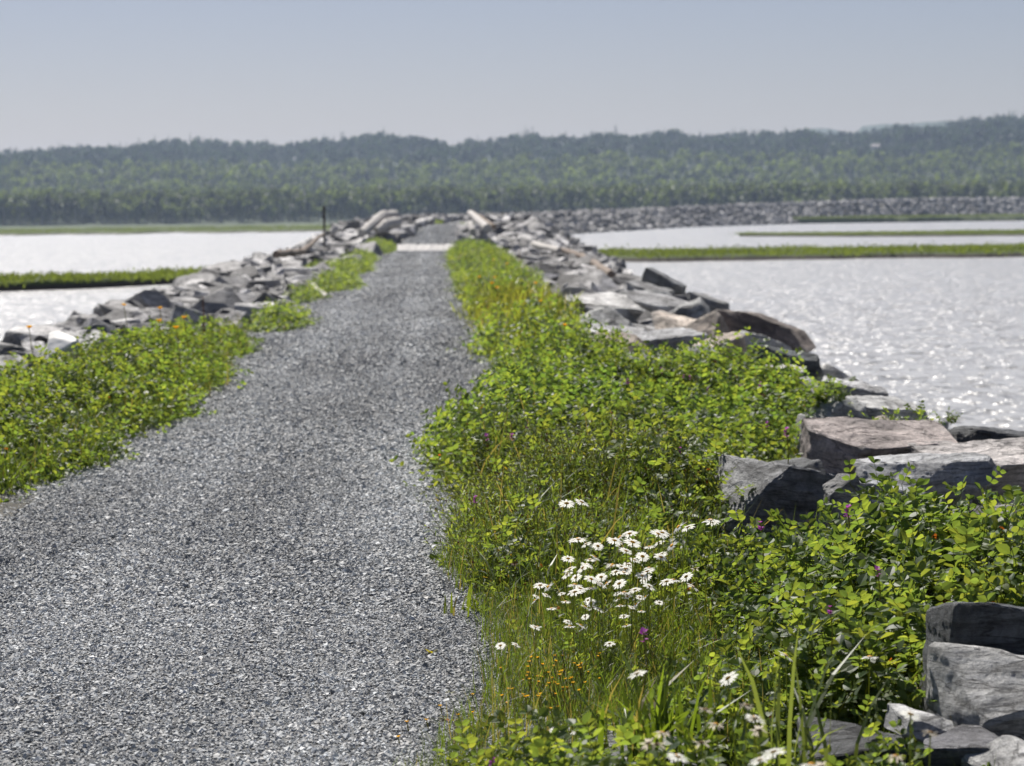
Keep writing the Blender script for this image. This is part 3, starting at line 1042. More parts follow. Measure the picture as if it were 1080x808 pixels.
def build_right():
    # near: 4.5..13 m
    x, y = sample_area(215, 4.6, 13.5, rv_l, lambda t: np.minimum(rv_r(t), .26 * t + .3))
    k = free_of_rocks(x, y); x, y = x[k], y[k]
    hw = herb_w(x, y); dz = daisy_zone(x, y); lz = low_zone(x, y)
    rnd = RNG.random(len(x)) - .12 * fbm(x * 2, y * 2, 77)
    pea = rnd > np.clip(hw * .9 + dz * .35 + lz * 1.5, 0, 1)
    parts = []
    pea &= fbm(x * 1.9, y * 1.2, 83) > -.34 + .5 * (RNG.random(len(x)) - .8)
    P, ln, tn = lay(x[pea], y[pea], rh, .75, 1.25, .3, 1)
    mt = scatter_mats(len(P), .28, .85, 1.2, ln) * (np.interp(P[:, 1], [7, 10.5], [1.15, 1.0]) * np.interp(rh(x[pea], y[pea]), [.1, .3], [.62, 1.0]))[:, None, None]
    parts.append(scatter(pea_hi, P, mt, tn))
    link('beach_pea_cover', np_mesh('beach_pea_cover', *merge(parts)[:2], M['leaf'], merge(parts)[2]), kind='stuff')
    # narrow leaved herbs
    x, y = sample_area(560, 8, 16.0, rv_l, lambda t: np.minimum(rv_r(t), .26 * t + .3))
    hw = herb_w(x, y) + .35 * daisy_zone(x, y)
    k = (RNG.random(len(x)) < hw) & free_of_rocks(x, y); x, y = x[k], y[k]
    P, ln, tn = lay(x, y, rh, .75, 1.1, .34, 1)
    v, f, c = scatter(herb, P, scatter_mats(len(P), .3, .8, 1.2, ln * .6), tn)
    link('herb_cover', np_mesh('herb_cover', v, f, M['leaf'], c), kind='stuff')
    # grass among the daisies and along the path
    x, y = sample_area(560, 4.6, 12.5, lambda t: rv_l(t) - .05, lambda t: np.minimum(rv_r(t), 1.5))
    w = .12 + .9 * daisy_zone(x, y) + 1.3 * low_zone(x, y) * .5 + .6 * np.exp(-((x - rv_l(y)) / .15) ** 2)
    k = (RNG.random(len(x)) < w * .55) & free_of_rocks(x, y); x, y = x[k], y[k]
    z = ground_z(x - dyke_c(y), y); s = (rh(x, y) / .3).clip(.55, 1.2)
    m = scatter_mats(len(x), .15, .85, 1.2) * s[:, None, None]
    v, f, c = scatter(tuft_fine + tuft[:3], np.stack([x, y, z], 1), m)
    link('grass', np_mesh('grass', v, f, M['grass'], c), kind='stuff')
    # middle: 13..24 m
    x, y = sample_area(150, 13.5, 24, rv_l, rv_r)
    k = free_of_rocks(x, y) & (RNG.random(len(x)) > herb_w(x, y) * .8) & (fbm(x * 1.7, y * .9, 84) > -.36); x, y = x[k], y[k]
    P, ln, tn = lay(x, y, rh, .75, 1.3, .32, 1)
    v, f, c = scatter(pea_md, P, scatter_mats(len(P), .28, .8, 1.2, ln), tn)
    link('beach_pea_cover', np_mesh('beach_pea_cover', v, f, M['leaf'], c), kind='stuff')
    # single grass tufts and seed stalks mixed through the mat
    x, y = sample_area(9, 9.5, 24, rv_l, rv_r)
    k = free_of_rocks(x, y); x, y = x[k], y[k]
    P = np.stack([x, y, ground_z(x - dyke_c(y), y) + rh(x, y) * .45], 1)
    v, f, c = scatter(tuft + tuft_fine, P, scatter_mats(len(P), .2, .8, 1.3))
    link('grass', np_mesh('grass', v, f, M['grass'], c), kind='stuff')
    # far strip: 24..118 m
    x, y = sample_area(75, 24, 118, rv_l, rv_r)
    k = free_of_rocks(x, y); x, y = x[k], y[k]
    k2 = np.exp(-((y - 38) / 9) ** 2) * .8 + .1 > RNG.random(len(x))
    P, ln, tn = lay(x, y, lambda a, b: rh(a, b) * 1.25, .7, 1.2, .36, 1)
    a = scatter(pea_lo, P[~k2], scatter_mats((~k2).sum(), .25, .7, 1.15, ln[~k2]), tn[~k2])
    link('beach_pea_cover', np_mesh('beach_pea_cover', *a[:2], M['leaf'], a[2]), kind='stuff')
    P[:, 2] += .02
    a = scatter(tuft_far, P[k2], scatter_mats(k2.sum(), .15, .8, 1.25), tn[k2] * 1.25)
    link('tall_grass', np_mesh('tall_grass', *a[:2], M['grass'], a[2]), kind='stuff')


def build_left():
    x, y = sample_area(135, 12, 38, lv_l, lv_r)
    k = fbm(x * 1.6, y * .9, 85) > -.38; x, y = x[k], y[k]
    P, ln, tn = lay(x, y, lh, .75, 1.25, .32, -1)
    parts = [scatter(pea_md, P, scatter_mats(len(P), .28, .8, 1.2, ln), tn)]
    v, f, c = merge(parts)
    link('beach_pea_cover', np_mesh('beach_pea_cover', v, f, M['leaf'], c), kind='stuff')
    x, y = sample_area(25, 12, 38, lv_l, lv_r)
    z = ground_z(x - dyke_c(y), y) + lh(x, y) * .3
    v, f, c = scatter(tuft, np.stack([x, y, z], 1), scatter_mats(len(x), .15, .7, 1.1))
    link('grass', np_mesh('grass', v, f, M['grass'], c), kind='stuff')
    labs = ['small green clump below the left rocks where the pea mat ends', 'low green clump at the foot of the left rocks beside the path',
            'green growth among the left rocks behind the path edge clumps', 'long low green patch left of the path beyond the rocks',
            'tall bright green bush beside the left end of the white log', 'green patch touching the bush before the white log',
            'small yellow green tuft spilling from the left rocks']
    for (p, rx, ry, h), lab in zip(LPW, labs):
        n = int(110 * rx * ry * 3.14) if ry < 6 else int(55 * rx * ry * 3.14)
        a = RNG.uniform(0, 6.28, n); r = np.sqrt(RNG.random(n))
        dx, dy = np.cos(a) * r * rx, np.sin(a) * r * ry
        hh = h * (1 - .75 * r * r) * (1 + .3 * fbm(dx * 4, dy * 1.2, 5))
        P = np.stack([dx, dy, hh - .26], 1)
        ln = np.stack([np.cos(a) * r * .8, np.sin(a) * r * .3], 1)
        v, f, c = scatter(pea_lo, P, scatter_mats(n, .25, .55, .9, ln), np.full((n, 3), 1.15) * (1 + .15 * RNG.normal(0, 1, n))[:, None])
        link('leafy_clump', np_mesh('leafy_clump', v, f, M['leaf'], c), label=lab, cat='plant', group='green clumps along the left path edge', loc=(p.x, p.y, 0))


build_right()
build_left()
# tufts on the rising path beyond the log
for u, v, w, lab in ((430, 252, 1.8, 'small green tuft on the left shoulder beyond the white log'), (496, 242, 1.2, 'green tuft at the foot of the right hand plank'), (455, 237, 1.6, 'flat green tuft at the far end of the path')):
    p = at_y(u, v, 150 if u != 455 else 200); n = 200
    a = RNG.uniform(0, 6.28, n); r = np.sqrt(RNG.random(n))
    P = np.stack([np.cos(a) * r * w * .6, np.sin(a) * r * w * 2, .05 * np.ones(n) - .2], 1)
    V, F, C = scatter(pea_lo, P, scatter_mats(n, .3, .8, 1.3), np.full((n, 3), 1.1))
    link('leafy_tuft', np_mesh('leafy_tuft', V, F, M['leaf'], C), label=lab, cat='plant', group='green tufts beyond the log', loc=(p.x, p.y, p.z))

# single sprigs that stand out among the rocks
for u, v, Y, n, s, lab in ((866, 415, 18.2, 26, .9, 'upright leafy tuft rising from the pea mat against the pale rocks'),
                           (968, 448, 15.2, 14, .8, 'leafy sprig at the water edge behind the reddish boulder'),
                           (918, 448, 15.2, 10, .8, 'low sprig squeezed between the rocks left of the water edge sprig'),
                           (785, 392, 20.0, 18, .8, 'tall bushy shoot on the crest of the pea mat'),
                           (1003, 438, 14.9, 8, .3, 'tiny sprig growing on top of the black boulder')):
    p = at_y(u, v, Y)
    k_ = .07 if s > .4 else .006
    P = np.stack([RNG.normal(0, k_ * s, n), RNG.normal(0, k_, n), np.full(n, -.2 * s)], 1)
    V, F, C = scatter(pea_hi, P, scatter_mats(n, .35, s * .7, s), np.full((n, 3), 1.1))
    link('leafy_sprig', np_mesh('leafy_sprig', V, F, M['leaf'], C), label=lab, cat='plant', group='leafy sprigs among the rocks', loc=p)

# broad bladed tufts
for u, v, z, n, H, W, c, lab in ((690, 812, .02, 60, .34, .02, (.085, .135, .022), 'broad bladed bright green plant at the bottom centre among withered daisies'),
                              (598, 640, .05, 22, .3, .014, (.09, .13, .025), 'broad bladed tuft at the left side of the daisies'),
                              (500, 645, .02, 14, .12, .012, (.09, .13, .022), 'low bladed tuft on the gravel edge left of the daisies'),
                              (560, 575, .1, 16, .34, .012, (.1, .14, .03), 'long bladed tuft in the herbs above the daisies'),
                              (845, 830, .1, 20, .42, .016, (.11, .15, .06), 'arching pale grass tuft near the bottom by the dark rock'),
                              (530, 800, .0, 20, .3, .006, (.15, .15, .06), 'dry grass tuft leaning over the gravel at the bottom')):
    p = at_z(u, v, z)
    random.seed(int(u))
    V, F, C = grass_tuft(n, H, W, .07, .45, c, .08)
    link('grass_clump', np_mesh('grass_clump', V, F, M['grass'], C), label=lab, cat='plant', group='bladed grass clumps', loc=p)

# little gravel edge weeds
for u, v, lab in ((478, 762, 'flat red stemmed weed on the gravel at the lower edge'), (455, 690, 'single thin weed growing out of the gravel'), (470, 735, 'tiny upright weed on the gravel edge')):
    p = at_z(u, v, .01); random.seed(int(v))
    g = Geo()
    for _ in range(14 if u == 478 else 5):
        a = random.uniform(0, 6.28); lv, lf = leaflet(random.uniform(.03, .06), .014, 2, .2, .1)
        B = basis(np.array([math.cos(a), math.sin(a), random.uniform(.1, .9)]), np.array([0, 0, 1.]))
        g.add(lv @ B.T + np.array([0, 0, 0]), lf, (.11, .12, .02) if random.random() < .7 else (.2, .05, .02))
    V, F, C = g.arr()
    link('weed', np_mesh('weed', V, F, M['leaf'], C), label=lab, cat='weed', group='weeds on the gravel', loc=p)


# ------------------------------------------------------------------ scattered rocks
def too_close(x, y, s, pts, k=.42):
    for (a, b, c) in pts:
        if abs(a - x) < 2 and abs(b - y) < 2 and (a - x) ** 2 + (b - y) ** 2 < (k * (s + c * 2)) ** 2:
            return True
    return False


auto = []
placed = list(taken)
random.seed(21)


def fill(side, y0, y1, tries, smin, smax, k):
    for _ in range(tries):
        y = y0 + (y1 - y0) * random.random() ** 1.0
        c = float(dyke_c(y))
        if side > 0:
            inner = float(rv_r(y)) + .1 if y < 118 else c + 2.2
            outer = c + float(np.interp(y, _hy, _hr)) + 2.0
        else:
            inner = float(lv_l(y)) if y < 37 else c - 1.95
            if y < 37: inner = float(lv_l(y)) - .05
            outer = c - float(np.interp(y, _hy, _hl)) - 2.0
        x = inner + (outer - inner) * random.random()
        s = smin + (smax - smin) * random.random() ** 1.6
        if too_close(x, y, s, placed, k): continue
        lat = x - c
        if abs(lat) < 1.9: continue
        pu = 0
        rim = math.exp(-((abs(lat) - (outer - c if side > 0 else c - outer) + 2.4) / 1.0) ** 2)
        z = gz(x, y) + s * .08 + rim * .12 * random.random()
        placed.append((x, y, s * .45)); auto.append((x, y, z, s, side))


fill(1, 22, 60, 160, .6, .95, .38)
fill(1, 13.5, 60, 5000, .26, .62, .33)
fill(1, 60, 130, 3600, .45, 1.1, .36)
fill(-1, 17, 60, 160, .6, .95, .38)
fill(-1, 15, 60, 5000, .26, .62, .33)
fill(-1, 60, 130, 3600, .45, 1.1, .36)
# keep the small sight line clear where the near plants overlap the hero rocks
auto.sort(key=lambda a: a[1] / (a[3] + .2))
print('auto rocks', len(auto))
IND = auto[:300 - len(HERO) - 1]
REST = auto[300 - len(HERO) - 1:]
zones = ((26, 'nearest'), (40, 'middle'), (999, 'farther'))
for k, (x, y, z, s, side) in enumerate(IND):
    o = link('boulder', POOL[k % 16], loc=(x, y, z))
    o.rotation_euler = (random.gauss(R(4), R(20)), random.gauss(R(8 * side), R(20)), random.uniform(0, 6.28))
    o.scale = (s, s, s * random.uniform(.8, 1.2))
    tn = random.choices(list(TONES), [3, 5, 2.2, 1.2])[0]
    j = random.uniform(.85, 1.15)
    o.color = (*[c * j for c in TONES[tn]], 1)
    sd = 'right' if side > 0 else 'left'
    size = 'large' if s > .8 else ('medium' if s > .5 else 'small')
    zn = next(n for lim, n in zones if y < lim)
    o['label'] = f'{size} {tn} angular rock in the {zn} stretch of the {sd} bank'
    o['category'] = 'boulder'
    o['group'] = f'{size} {tn} rocks, {zn} stretch of the {sd} bank'

# the far riprap: rest of the banks, and the armour of the causeway bending right
pos = []; scl = []
for x, y, z, s, side in REST:
    pos.append((x, y, z)); scl.append(s)
n = 15000
Y = RNG.uniform(118, 1050, n) ** 1.0
side = np.where(RNG.random(n) < .62, 1, -1)
hw = np.interp(Y, _hy, _hr)
lat = np.where(RNG.random(n) < .3, RNG.uniform(1.45, 6, n), RNG.uniform(0, 1, n) * (5 + (dyke_z(Y) + 1.8) * 1.95 - 2) + 3.2) * side
s = RNG.uniform(.9, 1.9, n) * np.interp(Y, [118, 200, 600, 1000], [.75, .8, 1.1, 1.3])
keep = (np.abs(lat) > np.interp(Y, [118, 150], [1.85, 1.45])) & (Y > 118)
Y, lat, s = Y[keep], lat[keep], s[keep]
dx = (dyke_c(Y + 2) - dyke_c(Y - 2)) / 4; nl = np.sqrt(1 + dx * dx)
Xr = dyke_c(Y) + lat / nl; Yr = Y - lat * dx / nl; Zr = ground_z(lat, Y) + s * .12
P = np.concatenate([np.array(pos).reshape(-1, 3), np.stack([Xr, Yr, Zr], 1)]); S = np.concatenate([np.array(scl), s])
mt = scatter_mats(len(P), .3, 1, 1) * S[:, None, None]
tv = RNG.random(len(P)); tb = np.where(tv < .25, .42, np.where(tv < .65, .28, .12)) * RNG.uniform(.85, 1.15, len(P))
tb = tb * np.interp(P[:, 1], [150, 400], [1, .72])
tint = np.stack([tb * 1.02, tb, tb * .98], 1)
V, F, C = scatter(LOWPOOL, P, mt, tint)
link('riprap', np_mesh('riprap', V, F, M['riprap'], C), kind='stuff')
# one stray rock in the water before the causeway
o = link('boulder', POOL[3], label='lone brown rock standing in the water before the long causeway', cat='boulder', group='rocks of the right bank', loc=at_z(661, 243, WZ))
o.scale = (5, 4, 3.5); o.color = (.25, .2, .17, 1)

# bright white stone on the left bank
p = at_y(66, 362, 21.4)
ws = bm_mesh('white_stone', detail(rock_bm(901, (.26, .3, .12), 8), .03, .006, 3, .006), M['white_stone'], True)
link('white_stone', ws, label='bright white stone lying where the left pea mat meets the rocks', cat='stone', loc=p).rotation_euler = (R(22), R(-8), 0)


# ------------------------------------------------------------------ driftwood and post
def log_mesh(name, pts, rad, mat, n=10, seed=0):
    random.seed(seed)
    P = []
    for a, b in zip(pts[:-1], pts[1:]):
        for t in np.linspace(0, 1, 7)[:-1]:
            P.append(np.array(a) * (1 - t) + np.array(b) * t + jit(.012))
    P.append(np.array(pts[-1]))
    rr = np.interp(np.linspace(0, 1, len(P)), np.linspace(0, 1, len(rad)), rad) * np.array([random.uniform(.93, 1.07) for _ in P])
    V, F = tube(P, rr, n)
    m = len(V)
    V = np.concatenate([V, [P[0], P[-1]]])
    caps = [(m, (k + 1) % n, k) for k in range(n)] + [(m + 1, m - n + k, m - n + (k + 1) % n) for k in range(n)]
    return np_mesh(name, V, np.concatenate([F, np.array(caps)]), mat, smooth=False)


def log(pts, rad, mat, lab, name='driftwood_log', seed=0, cat='log', group='driftwood logs'):
    o0 = Vector(pts[0])
    me = log_mesh(name, [tuple(Vector(p) - o0) for p in pts], rad, mat, seed=seed)
    return link(name, me, label=lab, cat=cat, group=group, loc=o0)


a = at_y(419, 263.5, 111); b = at_y(481, 262.5, 111)
# log profile shaped with a broad sloping face so it catches the sun
bm = bmesh.new(); rings = []; random.seed(3)
for t in np.linspace(0, 1, 15):
    x = a.x + (b.x - a.x) * t; w_ = .19 * (1 + random.uniform(-.06, .06)) * (1 if t > .28 else 1.08); z0 = .03
    prof = [(-.42, 0), (-.41, .07), (.04, .33), (.15, .34), (.25, .2), (.22, 0)]
    rings.append([bm.verts.new((x - a.x, p_ * w_ / .19 + random.uniform(-.012, .012), z0 + q_ * w_ / .19 + random.uniform(-.012, .012))) for p_, q_ in prof])
for r1, r2 in zip(rings[:-1], rings[1:]):
    for k in range(6):
        bm.faces.new((r1[k], r1[(k + 1) % 6], r2[(k + 1) % 6], r2[k]))
bm.faces.new(rings[0]); bm.faces.new(rings[-1][::-1])
bmesh.ops.recalc_face_normals(bm, faces=bm.faces[:])
link('driftwood_log', bm_mesh('driftwood_log', bm, M['white_log']), label='white bleached log lying straight across the gravel path', cat='log', group='driftwood logs', loc=(a.x, 111, 0))
log([at_y(381, 246, 118), at_y(404, 228, 121), at_y(416, 227.5, 122)], [.2, .27, .3], M['silver'], 'thick bleached log slanting up from the left rocks', seed=2)
log([at_y(397, 243, 119), at_y(408, 236, 120), at_y(418, 235, 121)], [.15, .25, .3], M['silver'], 'curved weathered log lying below the slanting one', seed=3)
log([at_y(496, 225, 124), at_y(514, 241, 117)], [.17, .2], M['silver'], 'pale slanting log on the right shoulder past the white log', seed=4)
log([at_y(500, 225, 126), at_y(521, 239, 121)], [.1, .13], M['brown_wood'], 'dark brown log leaning just behind the pale slanting one', seed=5)
log([at_y(495, 236, 118), at_y(499, 244, 117)], [.14, .16], M['silver'], 'short grey log stump under the pale slanting log', seed=51)
log([at_y(291, 268, 70), at_y(318, 266, 76), at_y(341, 247, 98)], [.11, .09, .06], M['brown_wood'], 'long thin brown driftwood pole lying along the left water edge', seed=6)
log([at_y(590, 263, 82), at_y(614, 270, 74), at_y(645, 290, 55)], [.08, .1, .1], M['brown_wood'], 'long slanting brown log on the right rocks near the marsh island', seed=7)
log([at_y(563, 258, 88), at_y(590, 264, 80)], [.12, .1], M['silver'], 'pale driftwood pole on the right rocks left of the brown one', seed=8)
log([at_y(580, 313, 44), at_y(612, 309, 45)], [.06, .05], M['brown_wood'], 'short dark stick lying flat on rocks beside the far plants', seed=9)
log([at_z(318, 294, .2), at_z(345, 313, .06)], [.06, .05], M['silver'], 'pale driftwood length pointing down toward the path on the left bank', seed=10)
# post
pb = at_y(342, 250, 105)
pe = link('wooden_post', None, label='tall dark wooden post standing in the rocks at the left water edge', cat='post', loc=(pb.x, pb.y, pb.z - .4))
V, F = tube([(0, 0, 0), (.01, 0, .7), (0, .01, 1.35)], [.055, .05, .05], 8); link('post_shaft', np_mesh('post_shaft', V, F, M['dark_wood']), pe)
link('post_board', box_mesh('post_board', .12, .1, .62, 1.1, M['dark_wood']), pe)


# ------------------------------------------------------------------ gravel
def gravel():
    protos = []
    for k in range(14):
        V = np.array([(1, 0, 0), (-1, 0, 0), (0, 1, 0), (0, -1, 0), (0, 0, 1), (0, 0, -1)], float)
        V = V * np.array([random.uniform(.8, 1.3), random.uniform(.55, 1), random.uniform(.45, .8)]) + np.array([jit(.16) for _ in range(6)])
        F = np.array([(0, 2, 4), (2, 1, 4), (1, 3, 4), (3, 0, 4), (2, 0, 5), (1, 2, 5), (3, 1, 5), (0, 3, 5)])
        protos.append((V, F, np.ones((6, 3))))
    out = []
    for y0, y1, dens, r in ((4.8, 10, 9000, .0064), (10, 16, 5200, .0082), (16, 26, 2800, .0108), (26, 46, 1100, .015), (46, 80, 520, .02), (80, 116, 260, .026), (116, 200, 110, .036)):
        n = int(dens * (y1 - y0) * 4.2)
        y = RNG.uniform(y0, y1, n); x = RNG.uniform(-3.0, 1.2, n) if y0 < 110 else RNG.uniform(-2.0, 3.2, n)
        hv = .245 * y + .3
        k = (x > -.2 * y - .3) & ((x < rv_l(y) + .28) | (y > 118)) & (x > -3.0) & ((y < 112) | (np.abs(x - dyke_c(y)) < 1.6))
        x, y = x[k], y[k]; n = len(x)
        lat = x - dyke_c(y)
        z = np.maximum(path_z(lat, y), ground_z(lat, y) - .01) + r * RNG.uniform(.0, .55, n)
        A = RNG.normal(0, 1, (n, 3)); A /= np.linalg.norm(A, axis=1)[:, None]
        A[:, 2] = A[:, 2] * .5
        mt = scatter_mats(n, .45, .55, 1.45) * r
        big = (RNG.random(n) < .06)
        mt[big] *= 1.8
        t = RNG.random(n)
        c = np.interp(t, [0, .3, .7, .92, 1], [.15, .3, .4, .51, .64])
        c = c * (.98 + (.38 * fbm(x * .9, y * .3, 71)) + .25 * np.exp(-((x + 1.55 + .1 * np.sin(y * .3)) / .25) ** 2) + .25 * np.exp(-((x + .25 + .1 * np.sin(y * .3)) / .22) ** 2))
        w = RNG.normal(0, .02, n)
        out.append(scatter(protos, np.stack([x, y, z], 1), mt, np.stack([c * (.975 + w), c, c * (1.0 - w)], 1)))
    V, F, C = merge(out)
    link('gravel', np_mesh('gravel', V, F, M['stone'], C), kind='stuff')


gravel()


# ------------------------------------------------------------------ flowers
def daisy(seed, withered=False):
    rnd = random.Random(seed); random.seed(seed)
    root = link('daisy', None)
    H = .34
    bend = (rnd.gauss(0, .03), rnd.gauss(0, .03))
    pts = [(0, 0, 0), (bend[0] * .3, bend[1] * .3, .12), (bend[0] * .8, bend[1] * .8, .24), (bend[0], bend[1], H)]
    V, F = tube(pts, [.0018, .0015, .0013, .0017], 4)
    g = Geo(); g.add(V, F, (.13, .18, .06))
    for i in range(4):
        a = rnd.uniform(0, 6.28); lv, lf = leaflet(.045, .008, 2, .3, .2)
        t = rnd.uniform(.1, .7)
        g.add(lv @ basis(np.array([math.cos(a), math.sin(a), .8]), np.array([0, 0, 1.])).T + np.array([bend[0] * t, bend[1] * t, H * t]), lf, leafcol())
    v, f, c = g.arr()
    link('stem', np_mesh('stem', v, f, M['leaf'], c), root)
    # head tilts towards the sun (ahead, a little to the left), away from the camera
    tilt = rnd.gauss(R(34), R(13)); az = rnd.gauss(R(100), R(30))
    zn = np.array([math.sin(tilt) * math.cos(az), math.sin(tilt) * math.sin(az), math.cos(tilt)])
    B = basis(np.array([zn[1], -zn[0], 0.]) + .001, zn)
    top = np.array(pts[-1])
    g = Geo(); npet = rnd.randint(17, 22)
    for i in range(npet):
        if withered and rnd.random() < .35: continue
        a = 2 * math.pi * i / npet + rnd.gauss(0, .05)
        droop = rnd.uniform(-.25, .1) if not withered else rnd.uniform(-.9, .5)
        L = rnd.uniform(.018, .0225) * (1 if not withered else .8)
        d = np.array([math.cos(a), math.sin(a), droop])
        lv, lf = leaflet(L, .0068, 2, .2, .08)
        lv = lv @ basis(d, np.array([0, 0, 1.])).T + np.array([math.cos(a), math.sin(a), 0]) * .006
        g.add(lv @ B.T + top, lf, np.array((.82, .82, .8)) if not withered else np.array((.66, .6, .52)))
    v, f, c = g.arr(); link('petals', np_mesh('petals', v, f, M['petal'], c), root)
    bm = bmesh.new(); bmesh.ops.create_uvsphere(bm, u_segments=10, v_segments=6, radius=.0075)
    for q in bm.verts:
        q.co.z *= .45; q.co.z += .0015
        q.co = Vector(B @ np.array(q.co)) + Vector(top)
    link('disc', bm_mesh('disc', bm, M['brown_disc'] if withered and rnd.random() < .6 else M['disc'], True), root)
    return root


DZ = []
for zx, zy in [(570, 20), (565, 36), (720, 12), (770, 15), (205, 50), (225, 85), (410, 90), (520, 85), (585, 80), (750, 70), (845, 80), (195, 155), (350, 155), (290, 165), (625, 140),
               (670, 150), (745, 145), (460, 185), (245, 220), (345, 212), (510, 200), (575, 195), (480, 238), (410, 215), (300, 265), (350, 270), (500, 278), (50, 315), (140, 315), (270, 325),
               (380, 305), (460, 310), (630, 290), (700, 270), (685, 312), (810, 272), (600, 340), (685, 375), (30, 370), (90, 370), (160, 405), (410, 360), (380, 410), (400, 445), (480, 420),
               (520, 390), (640, 415), (720, 405), (580, 440), (80, 445), (270, 445), (340, 490), (215, 515), (200, 537), (530, 490), (335, 550), (20, 545), (270, 545), (525, 545), (340, 640), (935, 260), (940, 315)]:
    DZ.append((560 + zx / 5.4, 560 + zy / 5.4, 0))
for zx, zy in [(840, 125), (870, 135), (800, 145), (455, 80), (510, 80), (467, 185), (740, 152), (300, 475), (330, 470), (370, 420), (675, 555), (440, 712)]:
    DZ.append((420 + zx / 2.62, 500 + zy / 2.62, 0))
for zx, zy in [(535, 110), (600, 170), (430, 205), (365, 235), (555, 300), (415, 300), (230, 300), (545, 235), (480, 300), (620, 250), (330, 200), (300, 330), (450, 375), (360, 395), (620, 375), (500, 345), (180, 360), (60, 395), (350, 430), (300, 440), (600, 460), (105, 350), (440, 265), (385, 285), (650, 205), (680, 235), (250, 250), (565, 60), (500, 60), (640, 95)]:
    DZ.append((560 + zx / 5.4, 560 + zy / 5.4, 0))
for zx, zy in [(960, 215)]:
    DZ.append((560 + zx / 5.4, 560 + zy / 5.4, 1))
SINGLE = [  # u, v, withered, label
    (677, 712, 0, 'white daisy with hanging petals over the broad bladed plant'),
    (691, 780, 1, 'ragged white daisy pair head at the bottom, left of the larger bottom flower'),
    (702, 786, 1, 'drooping half bare daisy beside the ragged one at the bottom'),
    (721, 801, 0, 'full white daisy at the very bottom below the broad bladed plant'),
    (618, 803, 0, 'white daisy cut by the bottom frame left of the broad bladed plant'),
    (585, 772, 0, 'white daisy lying low on the dry ground at the bottom'),
    (782, 715, 0, 'single white daisy among pea leaves right of the broad bladed plant'),
    (833, 691, 0, 'white daisy seen edge on among the pea leaves'),
    (911, 691, 0, 'small pale daisy deep in the pea leaves left of the black rock'),
    (779, 746, 1, 'browned daisy just above the row of withered heads'),
    (771, 766, 1, 'leftmost withered head of the bottom row, a dark ring'),
    (787, 762, 1, 'second withered head of the bottom row'),
    (801, 760, 0, 'white daisy in the middle of the withered row'),
    (811, 767, 1, 'withered head with a brown centre right of the white one in the row'),
    (749, 784, 1, 'brown shaggy daisy head low at the bottom centre'),
    (740, 751, 1, 'orange centred fading daisy left of the withered row'),
    (716, 774, 1, 'thin fading daisy between the broad bladed plant and the withered row'),
    (850, 803, 0, 'large bright white daisy at the bottom by the pale grass'),
    (806, 804, 0, 'white daisy at the bottom edge left of the large bright one'),
    (877, 805, 1, 'yellowed daisy at the bottom edge right of the large bright one'),
    (957, 752, 0, 'star shaped white daisy in front of the shaded rock'),
    (973, 775, 1, 'creamy daisy beside the small pale topped stone'),
    (963, 799, 1, 'orange centred withered daisy at the bottom near the corner rocks'),
    (775, 794, 0, 'tilted white daisy at the bottom below the withered row'),
]
protoD = [daisy(400 + i) for i in range(9)]
protoW = [daisy(500 + i, True) for i in range(6)]
used = set()


def put(proto, p, s, lab, cat, group, rz=None):
    if proto not in used:
        used.add(proto); o = proto
    else:
        o = copy_tree(proto)
    o.location = p; o.scale = (s, s, s)
    o.rotation_euler = (0, 0, random.uniform(-.5, .5) if rz is None else rz)
    o['label'] = lab; o['category'] = cat; o['group'] = group
    return o


random.seed(77)
for k, (u, v, w) in enumerate(DZ):
    s = random.uniform(.92, 1.2)
    zt = random.uniform(.3, .37) + (.1 if v < 572 else 0) - (.09 if v > 625 else 0)
    p = at_z(u, v, zt)
    if u < 480: zt = .3
    g0 = gz(p.x, p.y)
    s = (zt - g0) / .34 * 1.0
    s = max(.6, min(s, 1.35))
    top = u, v
    row = 'upper' if v < 590 else ('middle' if v < 625 else 'lower')
    colm = 'left' if u < 610 else ('centre' if u < 660 else 'right')
    put((protoW if w else protoD)[k % (6 if w else 9)], (p.x, p.y, zt - .34 * s), s,
        f'white daisy in the {row} {colm} part of the dense daisy patch', 'daisy', f'daisies of the {row} {colm} part of the patch')
for k, (u, v, w, lab) in enumerate(SINGLE):
    zt = .42 if v > 700 and u > 640 else .3
    if u < 640: zt = .16
    p = at_z(u, v, zt); s = 1.1 if not w else 1.0
    if u < 640: s = .8
    put((protoW if w else protoD)[k % (6 if w else 9)], (p.x, p.y, zt - .34 * s), s, lab, 'daisy', 'single daisies outside the dense patch')
for pr in protoD + protoW:
    if pr not in used:
        for ch in list(pr.children): bpy.data.objects.remove(ch)
        bpy.data.objects.remove(pr)


